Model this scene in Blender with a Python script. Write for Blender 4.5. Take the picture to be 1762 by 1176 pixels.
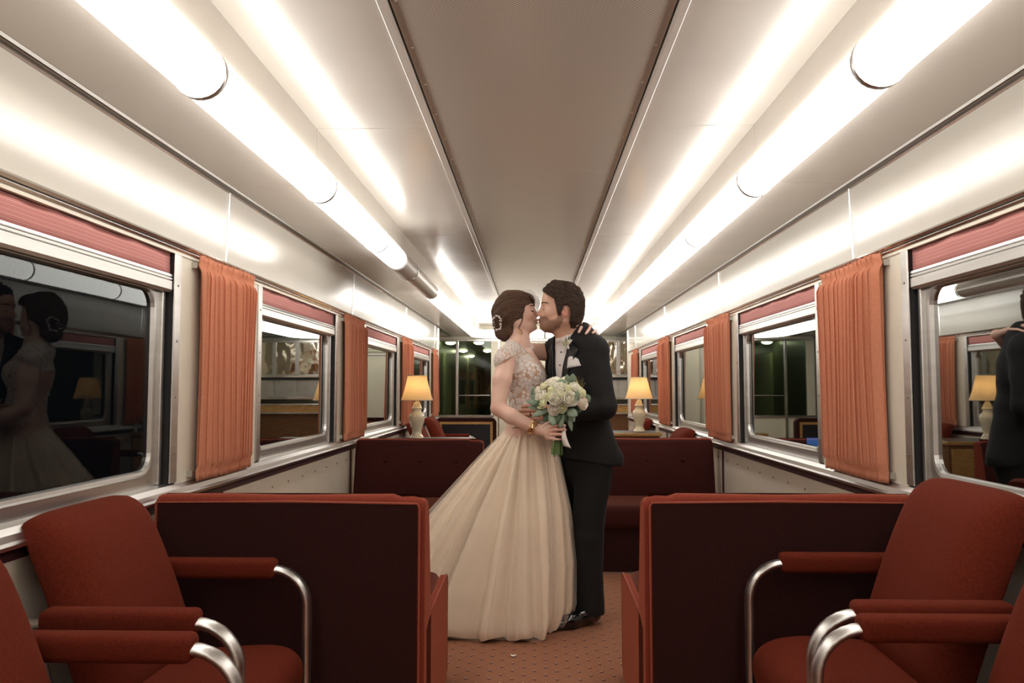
import bpy, bmesh, math, random
import numpy as np
from mathutils import Vector, Matrix

for _o in list(bpy.data.objects):
    bpy.data.objects.remove(_o, do_unlink=True)
scene = bpy.context.scene
COL = scene.collection
rnd = random.Random(7)

# ------------------------------------------------------------------ camera
F_PX = 1370.0
cam_data = bpy.data.cameras.new('camera')
cam_data.sensor_fit = 'HORIZONTAL'
cam_data.sensor_width = 36.0
cam_data.lens = 36.0 * F_PX / 1762.0
cam_data.clip_start = 0.05
cam = bpy.data.objects.new('camera', cam_data)
COL.objects.link(cam)
cam.location = (0.0, 0.0, 1.23)
cam.rotation_euler = (math.radians(90 + 3.466), 0.0, math.radians(1.589))
scene.camera = cam

# ------------------------------------------------------------------ world (night outside) and exposure
world = bpy.data.worlds.new('night')
scene.world = world
world.use_nodes = True
world.node_tree.nodes['Background'].inputs['Color'].default_value = (0.010, 0.012, 0.016, 1)
world.node_tree.nodes['Background'].inputs['Strength'].default_value = 0.25
scene.view_settings.view_transform = 'Standard'
scene.view_settings.look = 'None'
scene.view_settings.gamma = 1.0
scene.view_settings.use_curve_mapping = False
scene.view_settings.exposure = 0.0
LENS_GLOW = 8.2            # fluorescent diffusers
SHADE_BULB = 2.4           # table lamp bulbs (W)

# ------------------------------------------------------------------ materials
MATS = {}
def nt(name):
    m = bpy.data.materials.new(name); m.use_nodes = True
    MATS[name] = m
    t = m.node_tree
    return m, t, t.nodes['Principled BSDF']

def mat(name, col, rough=0.5, metal=0.0, noise=0.0, nscale=20.0, bump=0.0, bscale=60.0, stretch=(1,1,1),
        sheen=0.0, coat=0.0, ior=1.5, sub=0.0, emit=None, estr=0.0, rvar=0.0, spec=None, sheen_tint=None):
    m, t, b = nt(name)
    b.inputs['Base Color'].default_value = (*col, 1)
    b.inputs['Roughness'].default_value = rough
    b.inputs['Metallic'].default_value = metal
    b.inputs['IOR'].default_value = ior
    if spec is not None: b.inputs['Specular IOR Level'].default_value = spec
    if sheen:
        b.inputs['Sheen Weight'].default_value = sheen
        b.inputs['Sheen Roughness'].default_value = 0.35
        if sheen_tint: b.inputs['Sheen Tint'].default_value = (*sheen_tint, 1)
    if coat:
        b.inputs['Coat Weight'].default_value = coat
        b.inputs['Coat Roughness'].default_value = 0.08
    if sub:
        b.inputs['Subsurface Weight'].default_value = sub
        b.inputs['Subsurface Radius'].default_value = (0.02, 0.008, 0.004)
        b.inputs['Subsurface Scale'].default_value = 0.5
    if emit:
        b.inputs['Emission Color'].default_value = (*emit, 1)
        b.inputs['Emission Strength'].default_value = estr
    if noise or bump or rvar:
        tc = t.nodes.new('ShaderNodeTexCoord')
        mp = t.nodes.new('ShaderNodeMapping')
        mp.inputs['Scale'].default_value = stretch
        t.links.new(tc.outputs['Object'], mp.inputs['Vector'])
    if noise:
        n = t.nodes.new('ShaderNodeTexNoise'); n.inputs['Scale'].default_value = nscale
        n.inputs['Detail'].default_value = 4
        t.links.new(mp.outputs[0], n.inputs['Vector'])
        r = t.nodes.new('ShaderNodeValToRGB')
        r.color_ramp.elements[0].position = 0.3; r.color_ramp.elements[1].position = 0.7
        r.color_ramp.elements[0].color = (*[c * (1 - noise) for c in col], 1)
        r.color_ramp.elements[1].color = (*[min(1, c * (1 + noise)) for c in col], 1)
        t.links.new(n.outputs['Fac'], r.inputs[0])
        t.links.new(r.outputs[0], b.inputs['Base Color'])
    if bump:
        n2 = t.nodes.new('ShaderNodeTexNoise'); n2.inputs['Scale'].default_value = bscale
        n2.inputs['Detail'].default_value = 3
        t.links.new(mp.outputs[0], n2.inputs['Vector'])
        bp = t.nodes.new('ShaderNodeBump'); bp.inputs['Strength'].default_value = bump
        bp.inputs['Distance'].default_value = 0.01
        t.links.new(n2.outputs['Fac'], bp.inputs['Height'])
        t.links.new(bp.outputs[0], b.inputs['Normal'])
    if rvar:
        n3 = t.nodes.new('ShaderNodeTexNoise'); n3.inputs['Scale'].default_value = 3.0
        t.links.new(mp.outputs[0], n3.inputs['Vector'])
        mr = t.nodes.new('ShaderNodeMapRange')
        mr.inputs['To Min'].default_value = max(0.02, rough - rvar); mr.inputs['To Max'].default_value = rough + rvar
        t.links.new(n3.outputs['Fac'], mr.inputs['Value'])
        t.links.new(mr.outputs[0], b.inputs['Roughness'])
    return m

mat('cream_panel', (0.53, 0.495, 0.43), 0.15, noise=0.015, nscale=4, rvar=0.04)
mat('cream_ceiling', (0.70, 0.655, 0.59), 0.20, noise=0.015, nscale=3, rvar=0.05)
mat('cream_paint', (0.66, 0.60, 0.49), 0.35, noise=0.04, nscale=9, bump=0.05, bscale=30)
mat('cream_lower', (0.70, 0.63, 0.52), 0.30, noise=0.03, nscale=5, bump=0.04, bscale=12)
mat('chrome', (0.84, 0.83, 0.81), 0.22, 1.0, rvar=0.06)
mat('aluminium', (0.60, 0.585, 0.56), 0.34, 1.0, noise=0.06, nscale=6, stretch=(1, 0.2, 6), rvar=0.06)
mat('aluminium_dull', (0.50, 0.48, 0.44), 0.45, 0.85, noise=0.08, nscale=10)
mat('bronze_groove', (0.16, 0.12, 0.085), 0.35, 0.6)
mat('dark_gap', (0.012, 0.011, 0.011), 0.6)
mat('maroon_trim', (0.045, 0.012, 0.014), 0.45)
mat('screw', (0.25, 0.24, 0.22), 0.35, 1.0)
mat('bulkhead_cream', (0.74, 0.70, 0.56), 0.35, noise=0.03, nscale=6)
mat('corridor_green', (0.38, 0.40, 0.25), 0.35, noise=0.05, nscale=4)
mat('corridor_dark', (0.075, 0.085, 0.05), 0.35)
mat('wood_trim', (0.46, 0.26, 0.085), 0.35, noise=0.25, nscale=8, stretch=(2, 14, 14))
mat('wood_dark', (0.16, 0.075, 0.03), 0.35, noise=0.3, nscale=8, stretch=(2, 14, 14))
mat('black_panel', (0.010, 0.011, 0.013), 0.35)
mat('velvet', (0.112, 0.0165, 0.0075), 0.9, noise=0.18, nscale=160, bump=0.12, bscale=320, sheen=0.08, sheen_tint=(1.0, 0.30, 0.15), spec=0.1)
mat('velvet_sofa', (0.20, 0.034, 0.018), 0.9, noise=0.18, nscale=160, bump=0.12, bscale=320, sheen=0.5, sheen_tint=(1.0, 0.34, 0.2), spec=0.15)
mat('velvet_deep', (0.046, 0.010, 0.008), 0.9, noise=0.18, nscale=160, bump=0.12, bscale=320, sheen=0.35, sheen_tint=(1.0, 0.34, 0.2), spec=0.15)  # sofa velvet darkened so front faces and seats carry painted shade
mat('velvet_back', (0.030, 0.0085, 0.0075), 0.9, noise=0.18, nscale=160, bump=0.12, bscale=320, sheen=0.10, sheen_tint=(1.0, 0.45, 0.3), spec=0.15)  # sofa velvet with rear shade put into the colour; also the bench's maroon
mat('piping', (0.30, 0.06, 0.03), 0.8)
mat('curtain', (0.56, 0.215, 0.12), 0.85, noise=0.06, nscale=90, bump=0.08, bscale=260, sheen=0.12, sheen_tint=(1, .6, .45))
mat('lamp_ceramic', (0.80, 0.69, 0.48), 0.16, noise=0.03, nscale=12, coat=0.4)
mat('brass', (0.70, 0.47, 0.16), 0.25, 1.0)

# pink roller shade with fine pale lines running along the car
def _shade_mat():
    m, t, b = nt('shade_pink')
    b.inputs['Roughness'].default_value = 0.8
    tc = t.nodes.new('ShaderNodeTexCoord')
    sp = t.nodes.new('ShaderNodeSeparateXYZ'); t.links.new(tc.outputs['Object'], sp.inputs[0])
    m1 = t.nodes.new('ShaderNodeMath'); m1.operation = 'MULTIPLY'; m1.inputs[1].default_value = 80.0
    t.links.new(sp.outputs['Z'], m1.inputs[0])
    m2 = t.nodes.new('ShaderNodeMath'); m2.operation = 'FRACT'; t.links.new(m1.outputs[0], m2.inputs[0])
    r = t.nodes.new('ShaderNodeValToRGB')
    e = r.color_ramp.elements
    e[0].position = 0.0; e[0].color = (0.44, 0.150, 0.135, 1)
    e[1].position = 1.0; e[1].color = (0.44, 0.150, 0.135, 1)
    for p_, c_ in ((0.10, (0.66, 0.44, 0.38, 1)), (0.20, (0.42, 0.145, 0.13, 1)), (0.6, (0.50, 0.19, 0.17, 1))):
        q = e.new(p_); q.color = c_
    t.links.new(m2.outputs[0], r.inputs[0])
    t.links.new(r.outputs[0], b.inputs['Base Color'])
_shade_mat()

# patterned carpet: dark dots on a diamond lattice joined by faint lines
def _carpet():
    m, t, b = nt('carpet')
    b.inputs['Roughness'].default_value = 0.95
    b.inputs['Specular IOR Level'].default_value = 0.1
    L = t.links.new
    N = t.nodes.new
    tc = N('ShaderNodeTexCoord'); mp = N('ShaderNodeMapping'); L(tc.outputs['Object'], mp.inputs[0])
    mp.inputs['Rotation'].default_value = (0, 0, math.radians(45)); mp.inputs['Scale'].default_value = (14.5, 14.5, 1)
    sp = N('ShaderNodeSeparateXYZ'); L(mp.outputs[0], sp.inputs[0])
    def mth(op, a, bb=None):
        n = N('ShaderNodeMath'); n.operation = op
        for i, x in enumerate((a, bb)):
            if x is None: continue
            if isinstance(x, (int, float)): n.inputs[i].default_value = x
            else: L(x, n.inputs[i])
        return n.outputs[0]
    def tri(x): return mth('ABSOLUTE', mth('SUBTRACT', mth('FRACT', x), 0.5))
    u, v = tri(sp.outputs['X']), tri(sp.outputs['Y'])
    d = mth('SQRT', mth('ADD', mth('MULTIPLY', u, u), mth('MULTIPLY', v, v)))
    dot = mth('LESS_THAN', d, 0.10)
    u2 = tri(mth('ADD', sp.outputs['X'], 0.13)); v2 = tri(mth('ADD', sp.outputs['Y'], -0.11))
    d2 = mth('SQRT', mth('ADD', mth('MULTIPLY', u2, u2), mth('MULTIPLY', v2, v2)))
    dotl = mth('LESS_THAN', d2, 0.06)
    line = mth('MAXIMUM', mth('LESS_THAN', u, 0.03), mth('LESS_THAN', v, 0.03))
    nz = N('ShaderNodeTexNoise'); nz.inputs['Scale'].default_value = 140; L(tc.outputs['Object'], nz.inputs['Vector'])
    r = N('ShaderNodeValToRGB'); L(nz.outputs['Fac'], r.inputs[0])
    r.color_ramp.elements[0].position = 0.3; r.color_ramp.elements[1].position = 0.7
    r.color_ramp.elements[0].color = (0.25, 0.108, 0.062, 1); r.color_ramp.elements[1].color = (0.36, 0.165, 0.098, 1)
    def mix(fac, a, col, k):
        n = N('ShaderNodeMix'); n.data_type = 'RGBA'
        f = mth('MULTIPLY', fac, k); L(f, n.inputs[0]); L(a, n.inputs[6]); n.inputs[7].default_value = (*col, 1)
        return n.outputs[2]
    c = mix(line, r.outputs[0], (0.26, 0.10, 0.06), 0.45)
    c = mix(dotl, c, (0.72, 0.48, 0.32), 0.6)
    c = mix(dot, c, (0.035, 0.025, 0.05), 0.9)
    L(c, b.inputs['Base Color'])
    bp = N('ShaderNodeBump'); bp.inputs['Strength'].default_value = 0.4; bp.inputs['Distance'].default_value = 0.004
    L(nz.outputs['Fac'], bp.inputs['Height']); L(bp.outputs[0], b.inputs['Normal'])
_carpet()

# perforated centre ceiling: fine dark holes
def _perf():
    m, t, b = nt('perforated')
    b.inputs['Roughness'].default_value = 0.22
    L = t.links.new; N = t.nodes.new
    tc = N('ShaderNodeTexCoord')
    mp = N('ShaderNodeMapping'); mp.inputs['Scale'].default_value = (110, 110, 0); L(tc.outputs['Object'], mp.inputs[0])
    mp.inputs['Rotation'].default_value = (0, 0, math.radians(45))
    v = N('ShaderNodeTexVoronoi'); v.inputs['Randomness'].default_value = 0.0; v.inputs['Scale'].default_value = 1.0
    L(mp.outputs[0], v.inputs['Vector'])
    r = N('ShaderNodeValToRGB'); L(v.outputs['Distance'], r.inputs[0])
    r.color_ramp.elements[0].position = 0.22; r.color_ramp.elements[1].position = 0.34
    r.color_ramp.elements[0].color = (0.29, 0.245, 0.195, 1); r.color_ramp.elements[1].color = (0.56, 0.50, 0.425, 1)
    L(r.outputs[0], b.inputs['Base Color'])
_perf()

# window pane: mirror-like over the night outside
def _glass(name, tint, gain, floor_):
    m = bpy.data.materials.new(name); m.use_nodes = True; MATS[name] = m
    t = m.node_tree; t.nodes.clear(); N = t.nodes.new; L = t.links.new
    o = N('ShaderNodeOutputMaterial'); mx = N('ShaderNodeMixShader')
    g = N('ShaderNodeBsdfGlossy'); g.inputs['Roughness'].default_value = 0.015; g.inputs['Color'].default_value = (0.60, 0.62, 0.61, 1)
    tr = N('ShaderNodeBsdfTransparent'); tr.inputs['Color'].default_value = (*tint, 1)
    fr = N('ShaderNodeFresnel'); fr.inputs['IOR'].default_value = 1.5
    mu = N('ShaderNodeMath'); mu.operation = 'MULTIPLY_ADD'; mu.inputs[1].default_value = gain; mu.inputs[2].default_value = floor_; mu.use_clamp = True
    L(fr.outputs[0], mu.inputs[0]); L(mu.outputs[0], mx.inputs[0]); L(tr.outputs[0], mx.inputs[1]); L(g.outputs[0], mx.inputs[2])
    L(mx.outputs[0], o.inputs[0])
_glass('pane', (0.5, 0.55, 0.55), 0.8, 0.0)
_glass('partition_pane', (0.80, 0.86, 0.74), 0.8, 0.0)

def emit_mat(name, col, s):
    m = bpy.data.materials.new(name); m.use_nodes = True; MATS[name] = m
    t = m.node_tree; b = t.nodes['Principled BSDF']
    b.inputs['Base Color'].default_value = (0.85, 0.85, 0.83, 1); b.inputs['Roughness'].default_value = 0.35
    b.inputs['Emission Color'].default_value = (*col, 1); b.inputs['Emission Strength'].default_value = s
    return m
emit_mat('diffuser_on', (1.0, 0.97, 0.915), LENS_GLOW)
mat('diffuser_off', (0.50, 0.46, 0.41), 0.25, 0.35, noise=0.1, nscale=4, stretch=(8, .3, 8))
def _spill():
    # diffuser over an unlit tube; neighbour's spill put in as near-end glow (local y runs along the tube)
    m = emit_mat('diffuser_half', (1.0, 0.97, 0.915), 1.0)
    t = m.node_tree; b = t.nodes['Principled BSDF']
    b.inputs['Base Color'].default_value = (0.50, 0.46, 0.41, 1)
    tc = t.nodes.new('ShaderNodeTexCoord'); sp = t.nodes.new('ShaderNodeSeparateXYZ'); t.links.new(tc.outputs['Object'], sp.inputs[0])
    mr = t.nodes.new('ShaderNodeMapRange'); mr.interpolation_type = 'SMOOTHSTEP'
    mr.inputs['From Min'].default_value = 0.30; mr.inputs['From Max'].default_value = 0.75
    mr.inputs['To Min'].default_value = LENS_GLOW; mr.inputs['To Max'].default_value = 0.0
    t.links.new(sp.outputs['Y'], mr.inputs['Value']); t.links.new(mr.outputs[0], b.inputs['Emission Strength'])
_spill()

# ------------------------------------------------------------------ mesh helpers
class MB:
    def __init__(s): s.v = []; s.f = []
    def add(s, vs, fs):
        o = len(s.v); s.v += [tuple(map(float, x)) for x in vs]; s.f += [tuple(i + o for i in q) for q in fs]; return s
    def box(s, x0, x1, y0, y1, z0, z1):
        vs = [(x, y, z) for z in (z0, z1) for y in (y0, y1) for x in (x0, x1)]
        return s.add(vs, [(0, 2, 3, 1), (4, 5, 7, 6), (0, 1, 5, 4), (2, 6, 7, 3), (0, 4, 6, 2), (1, 3, 7, 5)])
    def grid(s, pts, closed_u=False, closed_v=False, cap=False):
        """pts[i][j] -> quads"""
        n, m = len(pts), len(pts[0]); vs = [p for row in pts for p in row]; fs = []
        for i in range(n if closed_u else n - 1):
            for j in range(m if closed_v else m - 1):
                a = i * m + j; b_ = i * m + (j + 1) % m; c = ((i + 1) % n) * m + (j + 1) % m; d = ((i + 1) % n) * m + j
                fs.append((a, b_, c, d))
        if cap and closed_v:
            fs.append(tuple(range(m - 1, -1, -1))); fs.append(tuple((n - 1) * m + j for j in range(m)))
        return s.add(vs, fs)
    def extrude_y(s, prof, y0, y1, cap=True):
        """closed profile [(x,z)] swept along y"""
        return s.grid([[(x, y, z) for x, z in prof] for y in (y0, y1)], closed_v=True, cap=cap)
    def lathe(s, prof, c=(0, 0, 0), n=24):
        rows = [[(c[0] + r * math.cos(2 * math.pi * k / n), c[1] + r * math.sin(2 * math.pi * k / n), c[2] + z) for k in range(n)] for r, z in prof]
        return s.grid(rows, closed_v=True, cap=True)
    def tube(s, path, r, n=8, cap=True, flat=None):
        """path of points, radius or list of radii; flat=(a,b) gives an elliptic section"""
        P = [Vector(p) for p in path]; R = r if isinstance(r, (list, tuple)) else [r] * len(P)
        rows = []; up = None
        for i, p in enumerate(P):
            t = (P[min(i + 1, len(P) - 1)] - P[max(i - 1, 0)]).normalized()
            if up is None:
                up = Vector((0, 0, 1)) if abs(t.z) < 0.9 else Vector((0, 1, 0))
            a = t.cross(up).normalized(); up2 = a.cross(t).normalized(); up = up2
            fa, fb = flat if flat else (1, 1)
            rows.append([tuple(p + a * (math.cos(2 * math.pi * k / n) * R[i] * fa) + up2 * (math.sin(2 * math.pi * k / n) * R[i] * fb)) for k in range(n)])
        return s.grid(rows, closed_v=True, cap=cap)
    def ball(s, c, r, n=10, m=7):
        if not isinstance(r, (list, tuple)): r = (r, r, r)
        rows = [[(c[0] + r[0] * math.sin(math.pi * i / m) * math.cos(2 * math.pi * k / n), c[1] + r[1] * math.sin(math.pi * i / m) * math.sin(2 * math.pi * k / n), c[2] - r[2] * math.cos(math.pi * i / m)) for k in range(n)] for i in range(1, m)]
        s.grid(rows, closed_v=True, cap=True)
        return s
    def mesh(s, name, smooth=False):
        me = bpy.data.meshes.new(name); me.from_pydata(s.v, [], s.f); me.update()
        if smooth:
            me.polygons.foreach_set('use_smooth', [True] * len(me.polygons))
        return me

def fix_normals(me):
    bm = bmesh.new(); bm.from_mesh(me); bmesh.ops.recalc_face_normals(bm, faces=bm.faces); bm.to_mesh(me); bm.free()

def obj(name, mb, m, parent=None, smooth=False, bevel=0.0, loc=None, seg=2, solid=0.0, subd=0):
    me = mb.mesh(name, smooth) if isinstance(mb, MB) else mb
    if isinstance(mb, MB): fix_normals(me)
    if smooth and isinstance(mb, MB):
        try: me.set_sharp_from_angle(angle=math.radians(50))
        except Exception: pass
    me.materials.append(MATS[m])
    o = bpy.data.objects.new(name, me); COL.objects.link(o)
    if parent: o.parent = parent
    if loc: o.location = loc
    if solid:
        md = o.modifiers.new('thickness', 'SOLIDIFY'); md.thickness = solid; md.offset = 0
    if bevel:
        md = o.modifiers.new('edge', 'BEVEL'); md.width = bevel; md.segments = seg; md.limit_method = 'ANGLE'; md.angle_limit = math.radians(40)
    if subd:
        md = o.modifiers.new('sub', 'SUBSURF'); md.levels = subd; md.render_levels = subd
    return o

def empty(name, loc=(0, 0, 0), rotz=0.0):
    o = bpy.data.objects.new(name, None); COL.objects.link(o); o.location = loc; o.rotation_euler = (0, 0, rotz)
    o.empty_display_size = 0.1
    return o
def tag(o, label, cat, group=None, kind=None):
    o['label'] = label; o['category'] = cat
    if group: o['group'] = group
    if kind: o['kind'] = kind
    return o
def struct(o, label, cat=None):
    o['kind'] = 'structure'; o['label'] = label
    if cat: o['category'] = cat
    return o
def dup(root, loc=None, rotz=None):
    """copy a thing with its parts and sub-parts"""
    def cp(o, parent):
        c = o.copy(); COL.objects.link(c); c.parent = parent
        for ch in list(o.children): cp(ch, c)
        return c
    r = cp(root, None)
    if loc is not None: r.location = loc
    if rotz is not None: r.rotation_euler = (0, 0, rotz)
    return r

def rbox(x0, x1, y0, y1, z0, z1, r=0.03, n=4, puff=0.0):
    """rounded cushion-like block as a bmesh-bevelled box, returned as mesh builder"""
    bm = bmesh.new()
    bmesh.ops.create_cube(bm, size=1.0)
    bmesh.ops.scale(bm, vec=(x1 - x0, y1 - y0, z1 - z0), verts=bm.verts)
    bmesh.ops.translate(bm, vec=((x0 + x1) / 2, (y0 + y1) / 2, (z0 + z1) / 2), verts=bm.verts)
    bmesh.ops.bevel(bm, geom=bm.edges[:], offset=r, segments=n, profile=0.5, affect='EDGES')
    mb = MB(); bm.verts.ensure_lookup_table()
    mb.add([v.co[:] for v in bm.verts], [[v.index for v in f.verts] for f in bm.faces]); bm.free()
    return mb
# ================================================================== STRUCTURE
WL, WR = -1.36, 1.38
BAY, S0 = 2.45, 3.445
Y_BACK, YL_END, YR_END, Y_BULK = -5.2, 11.17, 11.65, 13.2
Z_SILL, Z_WB, Z_WT, Z_RAIL0, Z_RAIL1, Z_COR, Z_SOF, Z_CEIL = 0.825, 0.87, 1.745, 1.760, 1.790, 2.100, 2.113, 2.290
X_RAIL, X_FACE, X_LAMP = 0.400, 0.883, 0.990
PIER_N, PIER_F = 0.44, 0.42       # pier half-widths before / after a seam

fl = obj('floor', MB().box(-1.9, 1.9, Y_BACK - .1, Y_BULK + 12, -0.05, 0.0), 'carpet'); struct(fl, 'rust patterned carpet floor with small dark dots')

def wall(sd, name, yend, label):
    """one long side of the car; sd=-1 left, +1 right (all wall geometry mirrored by sd)"""
    W = abs(WL) if sd < 0 else WR
    root = empty(name); struct(root, label)
    def P(mb): return mb
    def bx(x0, x1, *r):           # x given as distance from the car's axis
        a, b_ = sorted((sd * x0, sd * x1)); return MB().box(a, b_, *r)
    def px(prof, y0, y1): return MB().extrude_y([(sd * x, z) for x, z in prof], y0, y1)
    seams = [S0 + BAY * k for k in range(-4, 4)]
    edges = [Y_BACK] + [s for s in seams if s < yend] + [yend]
    bays = []
    for k in range(-4, 4):
        y0 = S0 + BAY * k + PIER_F; y1 = S0 + BAY * (k + 1) - PIER_N
        if y1 > yend: y1 = yend - 0.02
        if y1 - y0 > 0.5: bays.append((max(y0, Y_BACK), y1))
    # lower panels
    for a, b_ in zip(edges[:-1], edges[1:]):
        if b_ - a < 0.05: continue
        p = obj('lower_panel', bx(W, W + .03, a + .004, b_ - .004, 0.09, Z_SILL - .035), 'cream_lower', root, bevel=.003)
        if a > 1.0:
            sm = MB()
            for yy in np.arange(a + .15, b_ - .1, .27):
                for zz in (Z_SILL - .10,):
                    sm.lathe([(.0001, 0), (.006, 0), (.005, .004)], n=6) if False else None
                    c = (sd * (W - .001), yy, zz)
                    sm.ball(c, (.004, .007, .007), 6, 4)
            obj('panel_screws', sm, 'screw', p)['kind'] = 'stuff'
        up = px([(W, Z_RAIL1 - .004), (W - .012, Z_COR), (W + .05, Z_COR), (W + .05, Z_RAIL1 - .004)], a + .004, b_ - .004)
        obj('upper_panel', up, 'cream_panel', root)
        if a > Y_BACK:
            obj('panel_joint', px([(W - .006, Z_RAIL1), (W - .018, Z_COR), (W + .02, Z_COR), (W + .02, Z_RAIL1)], a - .007, a + .007), 'chrome', root, bevel=.003)
            obj('joint_strip', bx(W - .006, W + .02, a - .018, a + .018, 0.09, Z_SILL - .035), 'maroon_trim', root)
    obj('lower_backing', bx(W + .03, W + .05, Y_BACK, yend, 0, Z_SILL), 'dark_gap', root)
    # piers between the windows (cream, wall plane) and strips over / under the windows
    yprev = Y_BACK
    for (a, b_) in bays + [(yend, yend)]:
        if a - yprev > .01:
            obj('pier', bx(W, W + .08, yprev, a, Z_WB, Z_RAIL0), 'cream_paint', root, bevel=.004)
        yprev = b_
    obj('window_head', px([(W - .004, Z_WT), (W - .004, Z_RAIL0), (W + .09, Z_RAIL0), (W + .09, Z_WT)], Y_BACK, yend), 'cream_paint', root)
    obj('maroon_strip', bx(W - .006, W + .03, Y_BACK, yend, Z_SILL - .038, Z_SILL - .002), 'maroon_trim', root)
    obj('sill', px([(W - .030, Z_SILL), (W - .034, Z_SILL + .010), (W - .026, Z_SILL + .016), (W - .022, Z_SILL + .034), (W - .005, Z_WB + .004), (W + .05, Z_WB + .012), (W + .05, Z_SILL)], Y_BACK, yend), 'aluminium', root)
    obj('sill_edge', px([(W - .026, Z_SILL - .004), (W - .040, Z_SILL), (W - .040, Z_SILL + .010), (W - .026, Z_SILL + .012)], Y_BACK, yend), 'chrome', root)
    # double chrome rail over the windows
    for z0, z1, pr in ((Z_RAIL0 - .002, Z_RAIL0 + .010, .012), (Z_RAIL0 + .012, Z_RAIL1, .018)):
        obj('chrome_rail', px([(W + .01, z0), (W - pr * .6, z0), (W - pr, (z0 + z1) / 2), (W - pr * .6, z1), (W + .01, z1)], Y_BACK, yend), 'chrome', root, smooth=True)
    # outer skin above so no light leaks
    obj('outer_skin', bx(W + .09, W + .11, Y_BACK, yend, Z_WT, 2.35), 'dark_gap', root)
    # cornice moulding: chrome bead, dark groove, chrome bead, cream lip
    yc = Y_BULK
    obj('cornice_bead', px([(W - .012, Z_COR - .004), (W - .020, Z_COR), (W - .018, Z_COR + .008), (W + .02, Z_COR + .008), (W + .02, Z_COR - .004)], Y_BACK, yc), 'chrome', root)
    obj('cornice_groove', px([(W - .012, Z_COR + .008), (W - .026, Z_COR + .011), (W - .058, Z_SOF + .012), (W + .02, Z_SOF + .014), (W + .02, Z_COR + .008)], Y_BACK, yc), 'bronze_groove', root)
    obj('cornice_bead', px([(W - .036, Z_COR + .011), (W - .046, Z_COR + .010), (W - .050, Z_SOF + .005), (W - .030, Z_SOF + .01)], Y_BACK, yc), 'aluminium', root)
    return root, bays, W

wall_l, baysL, _ = wall(-1, 'wall_left', YL_END, 'cream panelled left wall of the lounge car with chrome rails')
wall_r, baysR, _ = wall(1, 'wall_right', YR_END, 'cream panelled right wall of the lounge car with chrome rails')

def rr(y0, y1, z0, z1, r, n=6):
    pts = []
    for cy, cz, a0 in ((y1 - r, z1 - r, 0), (y0 + r, z1 - r, 90), (y0 + r, z0 + r, 180), (y1 - r, z0 + r, 270)):
        for k in range(n + 1):
            a = math.radians(a0 + 90 * k / n); pts.append((cy + r * math.cos(a), cz + r * math.sin(a)))
    return pts

def ring(loops):
    """loops: [(x, [(y,z)..])..] bridged in order"""
    return MB().grid([[(x, y, z) for y, z in lp] for x, lp in loops], closed_v=True)

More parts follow.
